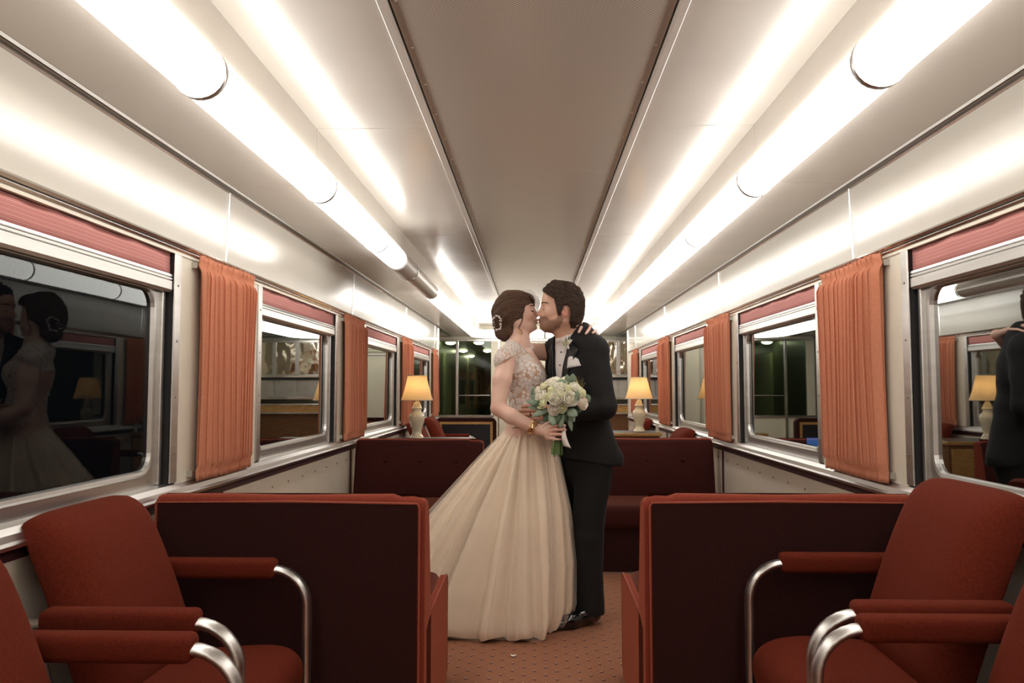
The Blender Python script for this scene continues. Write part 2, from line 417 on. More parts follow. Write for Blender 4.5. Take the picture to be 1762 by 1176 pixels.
ORD = ['nearest', 'second', 'third', 'fourth', 'fifth']
WIN = 0
SHADES = []
for sd, bays, W, side in ((-1, baysL, 1.36, 'left'), (1, baysR, 1.38, 'right')):
    vis = 0
    for (a, b_) in bays:
        WIN += 1
        root = empty('window_%d' % WIN, (0, 0, 0)); struct(root, 'aluminium framed night window in the %s wall' % side)
        X = lambda d: sd * (W + d)
        # jamb strips flush with the pier, with screws
        for y0, y1 in ((a, a + .055), (b_ - .055, b_)):
            x0, x1 = sorted((X(-.006), X(.006)))
            j = obj('jamb_strip', MB().box(x0, x1, y0, y1, Z_WB + .01, Z_WT), 'aluminium', root, bevel=.003)
            sc = MB()
            for zz in np.linspace(Z_WB + .12, Z_WT - .12, 4): sc.ball((X(-.006), (y0 + y1) / 2, zz), (.003, .006, .006), 6, 4)
            obj('jamb_screws', sc, 'screw', j)['kind'] = 'stuff'
        ja, jb = a + .055, b_ - .055
        x0, x1 = sorted((X(0), X(.075)))
        for y0, y1 in ((ja - .004, ja), (jb, jb + .004)):
            obj('jamb_return', MB().box(x0, x1, y0, y1, Z_WB, Z_WT), 'dark_gap', root)
        xs0, xs1 = sorted((X(.022), X(.05)))
        for y0, y1 in ((ja + .012, ja + .034), (jb - .034, jb - .012)):
            obj('shade_track', MB().box(xs0, xs1, y0, y1, Z_WB + .01, Z_WT), 'aluminium', root, bevel=.004)
        # rounded frame round the pane
        o_ = rr(ja + .030, jb - .030, Z_WB + .006, Z_WT - .06, .012)
        f0, f1, g0, g1 = ja + .085, jb - .085, .942, 1.590
        loops = [(X(.065), o_), (X(.034), o_), (X(.034), rr(f0 - .022, f1 + .022, g0 - .022, g1 + .022, .075)),
                 (X(.028), rr(f0 - .014, f1 + .014, g0 - .014, g1 + .014, .07)), (X(.030), rr(f0 - .004, f1 + .004, g0 - .004, g1 + .004, .062)), (X(.044), rr(f0, f1, g0, g1, .058)), (X(.065), rr(f0, f1, g0, g1, .058))]
        obj('frame', ring(loops), 'aluminium', root)
        ga = rr(f0 - .004, f1 + .004, g0 - .004, g1 + .004, .058)
        m = MB(); m.add([(X(.045), y, z) for y, z in ga], [tuple(range(len(ga)))])
        obj('glass_pane', m, 'pane', root)
        obj('head_gap', MB().box(*sorted((X(.07), X(.08))), ja, jb, g1 + .0, Z_WT), 'dark_gap', root)
        # roller shade
        if b_ > 0.6:
            nm = ORD[vis]; vis += 1
            t = empty('roller_shade', (X(.012), (ja + jb) / 2, 1.70))
            tag(t, 'pink striped roller shade pulled a little down, %s window along the %s wall' % (nm, side), 'window shade', 'pink roller shades')
            n = 26; rows = []
            for i in range(n + 1):
                y = (ja + .008) + (jb - ja - .016) * i / n - (ja + jb) / 2
                wv = .003 * math.sin(i * .9 + WIN) + .002 * math.sin(i * 2.3)
                rows.append([(sd * wv * (1 - q / 3), y, .045 - .004 * abs(math.sin(i * .7 + WIN)) * (q == 0) - .085 * q / 3) for q in range(4)])
            obj('shade_fabric', MB().grid(rows), 'shade_pink', t, solid=.003, smooth=True)
            hw = (jb - ja) / 2 - .006
            pr = [(.012, -.036), (-.008, -.036), (-.010, -.044), (-.004, -.047), (-.010, -.050), (-.010, -.056), (-.004, -.059), (-.010, -.062), (-.010, -.094), (-.004, -.104), (.012, -.104)]
            obj('hem_bar', MB().extrude_y([(sd * x, z) for x, z in pr], -hw, hw), 'aluminium', t)
            # dark sheet standing for the shadow gap above the fabric
            obj('shade_slot', MB().box(*sorted((sd * .03, sd * .034)), -hw, hw, -.03, .044), 'dark_gap', t)

# ------------------------------------------------------------------ ceiling
ceil = empty('ceiling'); struct(ceil, 'cream enamelled ceiling with perforated centre panels and side soffits')
SE = [-3.56, -1.32, .92, 3.16, 5.40, 7.66, 9.90, 12.1]
ce = [Y_BACK] + [s for s in SE if s > Y_BACK] + [Y_BULK]
for a, b_ in zip(ce[:-1], ce[1:]):
    for sd in (-1, 1):
        x0, x1 = sorted((sd * (X_RAIL + .03), sd * X_FACE))
        obj('side_panel', MB().box(x0, x1, a + .003, b_ - .003, Z_CEIL, Z_CEIL + .02), 'cream_ceiling', ceil, bevel=.002)
        x0, x1 = sorted((sd * X_FACE, sd * (X_FACE + .015)))
        obj('cove_panel', MB().box(x0, x1, a + .003, b_ - .003, 2.140, Z_CEIL + .02), 'cream_ceiling', ceil, bevel=.002)
cm = [Y_BACK] + [-5.52 + 1.87 * k for k in range(1, 11) if -5.52 + 1.87 * k < Y_BULK] + [Y_BULK]
for a, b_ in zip(cm[:-1], cm[1:]):
    obj('centre_panel', MB().box(-X_RAIL + .006, X_RAIL - .006, a + .0015, b_ - .0015, Z_CEIL + .004, Z_CEIL + .02), 'perforated', ceil, bevel=.001)
    rv = MB()
    for sd in (-1, 1):
        for yy in np.arange(a + .15, b_, .3): rv.ball((sd * (X_RAIL - .022), yy, Z_CEIL + .004), (.005, .005, .003), 6, 4)
    obj('rivets', rv, 'cream_paint', ceil)['kind'] = 'stuff'
for sd in (-1, 1):
    x0, x1 = sorted((sd * X_RAIL, sd * (X_RAIL + .028)))
    obj('ceiling_rail', MB().box(x0, x1, Y_BACK, Y_BULK, Z_CEIL - .010, Z_CEIL + .02), 'cream_ceiling', ceil, bevel=.003)
    W = 1.36 if sd < 0 else 1.38
    ss = [Y_BACK] + [S0 - .06 + BAY * k for k in range(-4, 4)] + [YL_END if sd < 0 else YR_END, Y_BULK]
    ss = sorted(ss)
    for a, b_ in zip(ss[:-1], ss[1:]):
        xo = W - .045 if b_ < Y_BULK else 1.75
        x0, x1 = sorted((sd * (X_LAMP - .004), sd * xo))
        obj('soffit_panel', MB().box(x0, x1, a + .002, b_ - .002, Z_SOF, Z_SOF + .015), 'cream_ceiling', ceil, bevel=.001)
obj('roof_void', MB().box(-1.9, 1.9, Y_BACK - .05, Y_BULK + 12, 2.37, 2.39), 'dark_gap', ceil)

# ------------------------------------------------------------------ end walls
wb = obj('wall_back', MB().box(-1.5, 1.5, Y_BACK - .06, Y_BACK, 0, 2.37), 'bulkhead_cream'); struct(wb, 'plain cream end wall behind the viewer')
# ================================================================== FLUORESCENT CEILING LIGHTS
LAMP_C, LAMP_R = (.922, 2.106), .071
def lamp_prof(n=18, grow=0.0):
    """cross-section of the tubular diffuser (distance from axis, z): from the soffit edge round underneath to the cove face"""
    return [(LAMP_C[0] + (LAMP_R + grow) * math.cos(a), LAMP_C[1] + (LAMP_R + grow) * math.sin(a)) for a in np.radians(np.linspace(38, -232, n + 1))]
RINGS_L = [-5.1, -3.9, -2.7, -1.5, -.33, .90, 2.13, 3.36, 4.59, 5.80, 7.06, 8.3, 9.55, 10.8, 12.1]
RINGS_R = [-5.1, -3.9, -2.7, -1.5, -.33, .90, 2.10, 3.30, 4.47, 5.69, 6.92, 8.15, 9.4, 10.7, 12.1]
for sd, RG, side in ((-1, RINGS_L, 'left'), (1, RINGS_R, 'right')):
    for i, (a, b_) in enumerate(zip(RG[:-1], RG[1:])):
        t = empty('ceiling_light', (0, a, 0))
        kind = 'diffuser_on'
        if sd < 0 and abs(a - 4.59) < .01: kind = 'diffuser_half'
        if sd < 0 and abs(a - 5.80) < .01: kind = 'diffuser_off'
        P_ = [(sd * x, z) for x, z in lamp_prof()]
        L = b_ - a
        if kind == 'diffuser_off': lab = 'unlit grey tube light on the left, between two lit stretches'
        elif kind == 'diffuser_half': lab = 'tube light on the left glowing only at its near end'
        else: lab = '%s lit fluorescent tube light of the %s ceiling row' % (('first', 'next', 'middle', 'hindmost', 'overhead', 'frontmost', 'second', 'third', 'fourth', 'fifth', 'sixth', 'seventh', 'eighth', 'last')[i], side)
        if a < .5: lab = '%s lit tube light of the %s row, out of view behind the viewer' % (('rearmost', 'fourth hidden', 'third hidden', 'second hidden', 'overhead')[i], side)  # segments behind the viewer added as frontal fill on the couple
        tag(t, lab, 'ceiling light', 'fluorescent lights along the ceiling')
        obj('diffuser', MB().grid([[(x, y, z) for x, z in P_] for y in np.linspace(.004, L - .004, 6)]), kind, t, smooth=True)
        P2 = [(sd * x, z) for x, z in lamp_prof(grow=.004)]
        for yy in (-.010,):
            obj('clip_band', MB().grid([[(x, y, z) for x, z in P2] for y in (yy, yy + .020)]), 'aluminium', t, smooth=True, solid=.002)
        # housing behind the tube
        hz = MB().grid([[(sd * x, y, z) for x, z in ((X_LAMP + .002, Z_SOF + .012), (X_LAMP + .002, Z_CEIL), (X_FACE + .02, Z_CEIL), (X_FACE + .02, 2.15))] for y in (0, L)])
        obj('housing', hz, 'dark_gap', t)
# cross light closing the rows at the far end, with rounded corners
t = empty('ceiling_light', (0, 0, 0)); tag(t, 'lit cross light joining both rows at the far end of the ceiling', 'ceiling light', 'fluorescent lights along the ceiling')
prof = lamp_prof(10)
path = []
for k in range(9):
    a = math.radians(90 * k / 8); path.append((-1, a))
rows = []
cy = 12.1; R0 = .55
def sweep(side, a):
    # profile radius measured from corner centre (side*(X0-R0), cy)
    return [(side * ((X_FACE - .30) + (x - (X_FACE - .30)) * math.cos(a)), cy + (x - (X_FACE - .30)) * math.sin(a), z) for x, z in prof]
for k in range(9): rows.append(sweep(-1, math.radians(90 * k / 8)))
for k in range(8, -1, -1): rows.append(sweep(1, math.radians(90 * k / 8)))
obj('diffuser', MB().grid(rows), 'diffuser_on', t, smooth=True)
for xx in (-.50, -.17, .17, .5):
    pf = lamp_prof(10, .004)
    obj('clip_band', MB().grid([[(q, cy + (x - (X_FACE - .30)), z) for x, z in pf] for q in (xx - .012, xx + .012)]), 'bronze_groove', t, smooth=True, solid=.002)
# ================================================================== CURTAINS
def curtain(seed, width, height, folds):
    """gathered curtain in local coords: hangs in the yz plane, x>0 into the room"""
    r = random.Random(seed)
    t = empty('curtain')
    ph = [r.uniform(0, 6.28) for _ in range(6)]
    nY, nZ = folds * 12, 44
    rows = []
    for j in range(nZ + 1):
        v = j / nZ; z = -height * v
        gather = math.exp(-((v - .045) / .020) ** 2) + math.exp(-((v - .965) / .016) ** 2)
        row = []
        for i in range(nY + 1):
            u = i / nY
            s = folds * u * 2 * math.pi + .7 * math.sin(2 * math.pi * u * 2 + ph[0]) + .4 * math.sin(2 * math.pi * u * 5 + ph[1])
            drift = .35 * math.sin(2.4 * v + ph[2] + 4 * u)
            big = .5 + .5 * math.sin(s + drift)
            amp = (.044 + .012 * math.sin(7 * u + ph[3] + 1.5 * v)) * (1 - .62 * min(1, gather))
            if v < .03 or v > .98: amp *= .7
            fine = .0016 * math.sin(s * 7.3 + ph[4]) * (.3 + gather)
            y = (u - .5) * width * (1 - .03 * math.sin(math.pi * v) ** 2) + .0075 * math.sin(2 * (s + drift)) * (1 - .7 * min(1, gather))
            row.append((.013 + amp * big + fine, y, z))
        rows.append(row)
    obj('fabric', MB().grid(rows), 'curtain', t, smooth=True, solid=.0025)
    for zz in (-height * .045, -height * .965):
        rd = obj('rod', MB().tube([(.007, -width / 2 - .012, zz), (.007, width / 2 + .012, zz)], .0045, 8), 'aluminium', t, smooth=True)
        for yy in (-width / 2 - .010, width / 2 + .010):
            obj('rod_bracket', MB().box(-.004, .018, yy - .004, yy + .004, zz - .012, zz + .012), 'aluminium_dull', rd)
    return t
c_near = 'hanging between the first and second windows'
CW, CHH = .625, .895
for sd, W, side, yend in ((-1, 1.36, 'left', YL_END), (1, 1.38, 'right', YR_END)):
    first = True
    for k, lab in ((-1, None), (0, 'large near rust pleated curtain on the %s wall'), (1, 'second rust pleated curtain along the %s wall, before the table lamp'), (2, 'third rust pleated curtain along the %s wall, behind the table lamp'), (3, 'narrow farthest rust curtain at the end of the %s wall')):
        ys = S0 + BAY * k
        w = CW if k < 3 else .40
        c = curtain(11 + k + (50 if sd > 0 else 0), w, CHH, 12 if k < 3 else 8)
        c.location = (sd * (W - .002), ys + (-.0 if k < 3 else -.10) - .015, 1.765)
        c.rotation_euler = (0, 0, 0 if sd < 0 else math.pi)
        tag(c, (lab % side) if lab else 'rust pleated curtain on the %s wall beside the viewer' % side, 'curtain', 'rust pleated curtains')

# ================================================================== SOFAS
def sofa_protos():
    Wd = .945
    t = empty('sofa')
    # back: profile in y-z, rear face at y=0, sofa faces +y
    h = .862
    prof = [(0, .02), (0, h - .03), (.006, h - .010), (.02, h), (.045, h + .004)]
    prof_f = [(.10, h - .004), (.125, h - .03), (.15, .70), (.20, .42), (.20, .02)]
    def sect(x, dz, ins):
        P = []
        for y, z in prof + prof_f:
            P.append((x, y + (ins if y < .05 else -ins), z - (dz if z > .6 else 0)))
        return P
    xs = [(-Wd / 2, .012, .012), (-Wd / 2 + .008, .003, .003), (-Wd / 2 + .03, 0, 0), (-Wd / 4, -.002, 0), (0, .002, 0), (Wd / 4, -.001, 0), (Wd / 2 - .12, -.002, 0), (Wd / 2 - .09, .008, .0), (Wd / 2 - .05, .006, 0), (Wd / 2 - .02, .012, .003), (Wd / 2 - .004, .022, .010)]
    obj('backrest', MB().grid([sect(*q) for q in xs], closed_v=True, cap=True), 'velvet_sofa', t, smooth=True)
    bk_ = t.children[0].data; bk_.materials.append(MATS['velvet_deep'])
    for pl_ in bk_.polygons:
        if pl_.normal.y > .35: pl_.material_index = 1  # front of the back gets the shade-darkened copy
    # rear cover panel slightly proud, with piping round it
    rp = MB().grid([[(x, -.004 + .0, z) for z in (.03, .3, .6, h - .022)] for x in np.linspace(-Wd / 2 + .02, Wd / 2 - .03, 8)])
    obj('rear_panel', rp, 'velvet_back', t, solid=.006)  # same cloth, darkened for the shade on the rear
    pp = [(-Wd / 2 + .012, -.006, .03), (-Wd / 2 + .012, -.006, h - .02), (0, -.006, h - .016), (Wd / 2 - .03, -.006, h - .022), (Wd / 2 - .022, -.006, h - .034), (Wd / 2 - .022, -.006, .03)]
    obj('piping', MB().tube(pp, .004, 6), 'piping', t, smooth=True)
    # back cushion face with buttons
    rows = []
    for i in range(15):
        u = i / 14; row = []
        for j in range(9):
            v = j / 8
            pf = .030 * (math.sin(math.pi * min(max(u, 0), 1)) ** .35) * (math.sin(math.pi * min(.98, max(.02, v))) ** .4)
            z = .44 + (h + .006 - .44) * v
            y = .20 - .05 * ((z - .42) / .28) - (.025 * max(0, (z - .7)) / .13) - (.045 if v > .99 else 0)
            dim = 0
            for bxx in (-.24, 0.02, .28):
                d2 = ((u - .5) * (Wd - .06) - bxx) ** 2 + (z - .71) ** 2
                dim += .022 * math.exp(-d2 / .0022)
            row.append(((u - .5) * (Wd - .05), y + pf - dim, z))
        rows.append(row)
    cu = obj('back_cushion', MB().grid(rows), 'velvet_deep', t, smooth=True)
    for bxx in (-.24, 0.02, .28):
        obj('button', MB().ball((bxx, .165, .71), (.012, .007, .012), 10, 6), 'velvet_deep', cu, smooth=True)
    # seat and base
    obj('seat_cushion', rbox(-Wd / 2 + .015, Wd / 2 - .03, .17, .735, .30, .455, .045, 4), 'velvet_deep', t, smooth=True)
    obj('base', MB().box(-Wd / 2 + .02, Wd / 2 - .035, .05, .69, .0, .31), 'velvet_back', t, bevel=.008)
    # end panel on the aisle side with rounded top corner and piping
    op = []
    pts = [(.06, .0), (.06, .40), (.12, .425)]
    for k in range(7):
        a = math.radians(90 - 90 * k / 6); pts.append((.70 + .045 * math.cos(a), .395 + .045 * math.sin(a)))
    pts += [(.735, .0)]
    e = MB().grid([[(Wd / 2 - .034, y, z) for y, z in pts], [(Wd / 2 - .004, y, z) for y, z in pts]], closed_v=True, cap=True)
    ep = obj('end_panel', e, 'velvet_sofa', t, bevel=.008)
    obj('piping', MB().tube([(Wd / 2 - .006, y, z + .001) for y, z in pts[1:-1]] + [(Wd / 2 - .006, .737, .03)], .004, 6), 'piping', ep, smooth=True)
    # kick plate
    obj('kick_plate', MB().box(-Wd / 2 + .02, Wd / 2 - .04, .688, .694, .0, .012), 'aluminium', t)
    return t
sofa_r_aisle = sofa_protos()          # aisle end at +x
def mirror_tree(root):
    """mirrored copy in x with real mirrored meshes"""
    def cp(o, parent):
        c = o.copy(); COL.objects.link(c); c.parent = parent
        if o.type == 'MESH':
            c.data = o.data.copy(); c.data.transform(Matrix.Scale(-1, 4, (1, 0, 0))); c.data.flip_normals()
        for ch in list(o.children): cp(ch, c)
        return c
    return cp(root, None)
sofa_l_aisle = mirror_tree(sofa_r_aisle)
Wd = .945
A_ = .371
s1 = sofa_r_aisle; s1.location = (-A_ - Wd / 2, 2.745, 0)
tag(s1, 'rust velvet sofa seen from behind, near left beside the bride\'s gown', 'sofa', 'rust velvet sofas')
s2 = sofa_l_aisle; s2.location = (A_ + Wd / 2 + .005, 2.79, 0)
tag(s2, 'rust velvet sofa seen from behind, near right of the aisle', 'sofa', 'rust velvet sofas')
s3 = dup(sofa_l_aisle, (-A_ - Wd / 2 - .0, 5.985, 0), math.pi)
tag(s3, 'dark rust buttoned sofa facing the viewer under the left table lamp', 'sofa', 'rust velvet sofas')
s4 = dup(sofa_r_aisle, (A_ + Wd / 2 + .015, 6.12, 0), math.pi)
tag(s4, 'dark rust buttoned sofa facing the viewer beyond the groom', 'sofa', 'rust velvet sofas')

# ================================================================== ARMCHAIRS
def armchair():
    """faces +x; back towards -x; width along y; origin on the floor under the top of the back"""
    t = empty('armchair')
    hw = .272
    # reclined back: centre line from (x=.24,z=.36) to (x=0,z=.89)
    def back(hw_, th, puff):
        rows = []
        for i in range(17):
            u = i / 16; s = -1 + 2 * u
            rim = (1 - abs(s) ** 6)
            row = []
            n = 10
            prof = []
            for j in range(n + 1):
                v = j / n; cz = .34 + (.893 - .34) * v; cx = .205 - .195 * v - .02 * v * v
                prof.append((cx, cz, v))
            front = []; rear = []
            for cx, cz, v in prof:
                e = (1 - (2 * v - 1) ** 8)
                thf = th * (.35 + .65 * rim ** .5) + puff * rim * (math.sin(math.pi * v) ** .5 if 0 < v < 1 else 0)
                edge = .55 + .45 * e ** .5
                front.append((cx + thf * edge, s * hw_, cz + .33 * thf * edge - (.018 * abs(s) ** 5 if v > .9 else 0)))
                rear.append((cx - th * .35 * (.4 + .6 * rim ** .5), s * hw_, cz - (.018 * abs(s) ** 5 if v > .9 else 0)))
            row = front + rear[::-1]
            rows.append(row)
        return MB().grid(rows, closed_v=True, cap=True)
    bk = obj('backrest', back(hw, .07, .03), 'velvet', t, smooth=True, subd=1)
    # seat cushion
    rows = []
    for i in range(13):
        s = -1 + 2 * i / 12; y = s * (hw - .004)
        rim = (1 - abs(s) ** 8) ** .5
        pts = []
        for x, z in ((.12, .33), (.16, .415), (.30, .425), (.45, .44), (.55, .435), (.60, .40), (.612, .34), (.60, .27), (.56, .235), (.12, .235)):
            pts.append((x - (1 - rim) * .02 * (x > .4), y, z - (1 - rim) * .05 * (z > .38) + .010 * rim * math.sin(6 * y + 9 * x) * (z > .38)))
        rows.append(pts)
    obj('seat', MB().grid(rows, closed_v=True, cap=True), 'velvet', t, smooth=True, subd=2)
    obj('seat_frame', MB().box(.14, .56, -hw + .02, hw - .02, .16, .24), 'black_panel', t)
    for sd in (-1, 1):
        y = sd * (hw + .030)
        # bent flat aluminium arm: from behind the back, forward, curve down to the floor
        path = [(.02, y, .635), (.10, y, .640), (.30, y, .640), (.475, y, .640)]
        for k in range(1, 9):
            a = math.radians(90 - 90 * k / 8); path.append((.475 + .115 * math.cos(a), y, .525 + .115 * math.sin(a)))
        path += [(.59, y, .40), (.59, y, .20), (.59, y, .03)]
        ar = obj('arm_frame', MB().tube(path, .020, 16, flat=(1.2, .72)), 'aluminium', t, smooth=True)
        obj('foot', MB().box(.565, .615, y - .025, y + .025, 0, .03), 'aluminium', ar, bevel=.005)
        obj('armrest', rbox(.085, .487, y - .034, y + .034, .612, .675, .018, 3), 'velvet', t, smooth=True)
        obj('rear_leg', MB().tube([(.10, y * .9, .0), (.12, y * .92, .35), (.06, y, .62)], .016, 8), 'aluminium', t, smooth=True)
    cu = MB()
    obj('rail', MB().box(.10, .13, -hw - .02, hw + .02, .30, .34), 'aluminium', t)
    return t
ac = armchair()
XL = -1.335
chairs = [
    ((XL, 2.335, 0), 0, 'rust velvet armchair with chrome arms, whole one at lower left'),
    ((XL + .075, 1.53, 0), 0, 'rust velvet armchair cut by the lower left corner of the picture'),
    ((1.300, 2.402, .015), math.pi, 'rust velvet armchair with chrome arms, whole one at lower right'),
    ((1.285, 1.725, 0), math.pi, 'rust velvet armchair cut by the lower right corner of the picture'),
    ((-1.27, 8.25, 0), 0, 'rust armchair half hidden behind the left table lamp'),
    ((-1.30, 9.75, 0), 0, 'rust buttoned armchair in front of the wood framed bench back'),
    ((1.34, 7.02, 0), math.pi, 'rust armchair showing over the right far sofa beside the window'),
    ((1.34, 9.45, 0), math.pi, 'rust armchair behind the right table lamp'),
]
for i, (loc, rz, lab) in enumerate(chairs):
    c = ac if i == 0 else dup(ac, loc, rz)
    c.location = loc; c.rotation_euler = (0, 0, rz)
    tag(c, lab, 'armchair', 'rust velvet armchairs')
for ch_ in bpy.data.objects['armchair.002'].children:
    if ch_.name.startswith('backrest'): ch_.scale = (1, 1, 1.045)      # this one sits higher and straighter

# ================================================================== LAMP CABINETS AND TABLE LAMPS
def cabinet(x0, x1, y0, y1, label):
    t = empty('side_cabinet', ((x0 + x1) / 2, (y0 + y1) / 2, 0)); tag(t, label, 'cabinet', 'lamp cabinets')
    hx, hy = (x1 - x0) / 2, (y1 - y0) / 2
    obj('body', MB().box(-hx + .02, hx - .02, -hy + .02, hy - .02, .0, .775), 'wood_dark', t, bevel=.004)
    obj('top_edge', MB().box(-hx, hx, -hy, hy, .772, .803), 'wood_trim', t, bevel=.006)
    obj('top_surface', MB().box(-hx + .02, hx - .02, -hy + .02, hy - .02, .803, .8055), 'black_panel', t)
    for s in (-1, 1):
        d = obj('door', MB().box(min(s * .01, s * (hx - .04)), max(s * .01, s * (hx - .04)), -hy + .005, -hy + .022, .06, .74), 'wood_trim', t, bevel=.004)
        obj('knob', MB().ball((s * .05, -hy - .004, .45), .012, 8, 6), 'brass', d, smooth=True)
    return t
cabinet(-1.25, -.545, 6.68, 7.16, 'wood edged cabinet carrying the left table lamp')
cabinet(.55, 1.26, 7.92, 8.40, 'wood edged cabinet carrying the right table lamp')

def _lampshade():
    m, t, b = nt('lampshade')
    b.inputs['Base Color'].default_value = (0.88, 0.74, 0.50, 1); b.inputs['Roughness'].default_value = 0.9
    L = t.links.new; N = t.nodes.new
    tr = N('ShaderNodeBsdfTranslucent'); tr.inputs['Color'].default_value = (1.0, 0.74, 0.40, 1)
    mx = N('ShaderNodeMixShader'); mx.inputs[0].default_value = 0.6
    o = t.nodes['Material Output']
    L(b.outputs[0], mx.inputs[1]); L(tr.outputs[0], mx.inputs[2]); L(mx.outputs[0], o.inputs[0])
_lampshade()
emit_mat('bulb', (1.0, 0.72, 0.38), 8.0)
def table_lamp(loc, label):
    t = empty('table_lamp', loc); t.scale = (1.22, 1.22, 1.15); tag(t, label, 'lamp', 'ceramic table lamps')
    base = [(.046, 0), (.050, .003), (.050, .012), (.046, .016), (.040, .026), (.034, .040), (.033, .055), (.038, .080), (.047, .110), (.054, .140), (.056, .160), (.052, .178), (.040, .192), (.033, .200), (.031, .206), (.031, .222), (.036, .224), (.038, .228), (.036, .232), (.030, .240), (.027, .255), (.022, .268), (.015, .276), (.015, .290), (.010, .292)]
    obj('ceramic_body', MB().lathe(base, n=32), 'lamp_ceramic', t, smooth=True)
    obj('stem', MB().lathe([(.006, .285), (.006, .40)], n=10), 'brass', t)
    n = 96; rows = []
    for q in range(9):
        v = q / 8; r0 = .112 + (.066 - .112) * v - .004 * math.sin(math.pi * v); z = .290 + .185 * v
        rows.append([((r0 + .0012 * math.cos(k * math.pi)) * math.cos(2 * math.pi * k / n), (r0 + .0012 * math.cos(k * math.pi)) * math.sin(2 * math.pi * k / n), z) for k in range(n)])
    sh = obj('lamp_shade', MB().grid(rows, closed_v=True), 'lampshade', t, smooth=True)
    for r, z in ((.113, .290), (.067, .475)):
        obj('shade_trim', MB().tube([((r) * math.cos(2 * math.pi * k / 40), r * math.sin(2 * math.pi * k / 40), z) for k in range(41)], .0035, 6), 'lamp_ceramic', sh, smooth=True)
    obj('bulb', MB().ball((0, 0, .385), (.024, .024, .032), 12, 8), 'bulb', t, smooth=True)
    ld = bpy.data.lights.new('bulb_light', 'POINT'); ld.energy = SHADE_BULB; ld.color = (1.0, .68, .36); ld.shadow_soft_size = .03
    lo = bpy.data.objects.new('bulb_light', ld); COL.objects.link(lo); lo.parent = t; lo.location = (0, 0, .375)
    return t
table_lamp((-1.02, 6.93, .806), 'lit cream ceramic table lamp on the left cabinet beside the curtain')
table_lamp((1.06, 8.10, .806), 'lit cream ceramic table lamp on the right cabinet behind the groom')

# small cream card holder on the right cabinet
ch = empty('card_holder', (1.225, 8.0, .806)); tag(ch, 'small upright cream card holder on the right cabinet', 'card holder')
obj('card', MB().box(-.014, .014, -.008, .008, .008, .085), 'cream_paint', ch, bevel=.002)
obj('foot', MB().box(-.02, .02, -.02, .02, 0, .008), 'cream_paint', ch, bevel=.002)

# ================================================================== BENCH WITH WOOD FRAMED BACK
t = empty('bench', (-.86, 10.3, 0)); tag(t, 'maroon bench with wood framed black back panel before the glass partition', 'bench')
def rtop(x0, x1, z0, z1, r):
    pts = [(x0, z0), (x1, z0)]
    for k in range(7):
        a = math.radians(90 * k / 6); pts.append((x1 - r + r * math.cos(a), z1 - r + r * math.sin(a)))
    for k in range(7):
        a = math.radians(90 + 90 * k / 6); pts.append((x0 + r + r * math.cos(a), z1 - r + r * math.sin(a)))
    return pts
pr = rtop(-.42, .37, 0, .868, .07)
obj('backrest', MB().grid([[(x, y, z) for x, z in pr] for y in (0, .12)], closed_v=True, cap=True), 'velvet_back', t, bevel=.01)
fr = MB(); fr.box(-.36, .325, -.012, .004, .785, .815); fr.box(.295, .325, -.012, .004, .08, .785); fr.box(-.36, -.33, -.012, .004, .08, .785)
obj('wood_frame', fr, 'wood_trim', t)
obj('back_panel', MB().box(-.33, .295, -.008, .004, .08, .785), 'black_panel', t)
obj('seat', rbox(-.40, .36, .12, .65, .25, .44, .04), 'velvet', t, smooth=True)
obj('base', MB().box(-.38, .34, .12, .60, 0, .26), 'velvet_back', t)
# ================================================================== FAR BULKHEAD, CORRIDOR AND BAR CABINET
bh = empty('wall_bulkhead'); struct(bh, 'glazed end bulkhead with cream posts and header')
Yb = Y_BULK
obj('header', MB().box(-1.75, 1.75, Yb, Yb + .05, 2.06, 2.37), 'bulkhead_cream', bh)
obj('header_rail', MB().box(-1.75, 1.75, Yb - .02, Yb, 2.035, 2.065), 'chrome', bh, bevel=.004)
for x0, x1, m_ in ((-1.75, -1.62, 'bulkhead_cream'), (-1.30, -1.255, 'chrome'), (-.715, -.60, 'bulkhead_cream'), (-.60, -.575, 'chrome'), (.075, .115, 'cream_panel'), (.55, .60, 'chrome')):
    obj('post', MB().box(x0, x1, Yb - .015, Yb + .05, 0, 2.06), m_, bh, bevel=.004)
obj('base_panel', MB().box(-1.75, -.66, Yb, Yb + .04, 0, .78), 'bulkhead_cream', bh)
obj('base_rail', MB().box(-1.75, -.66, Yb - .02, Yb + .05, .78, .81), 'chrome', bh)
for x0, x1 in ((-1.62, -1.30), (-1.255, -.715)):
    obj('glass_pane', MB().box(x0, x1, Yb + .015, Yb + .021, .80, 2.04), 'partition_pane', bh)
obj('hand_rail', MB().tube([(-1.24, Yb - .02, 1.135), (-.73, Yb - .02, 1.135)], .008, 8), 'aluminium', bh, smooth=True)
# closed part behind the couple: louvred upper panel, door leaf, plain panel
obj('door_panel', MB().box(-.575, .075, Yb + .01, Yb + .04, 0, 2.06), 'bulkhead_cream', bh)
for k in range(5):
    z = 1.80 + k * .05
    obj('louvre', MB().box(-.45, .02, Yb - .01, Yb + .012, z, z + .022), ('corridor_green' if k % 2 else 'aluminium_dull'), bh, bevel=.003)
obj('plain_panel', MB().box(.115, .55, Yb + .01, Yb + .04, 0, 2.06), 'bulkhead_cream', bh)
obj('right_panel', MB().box(.60, 1.75, Yb + .01, Yb + .04, 0, 2.06), 'bulkhead_cream', bh)
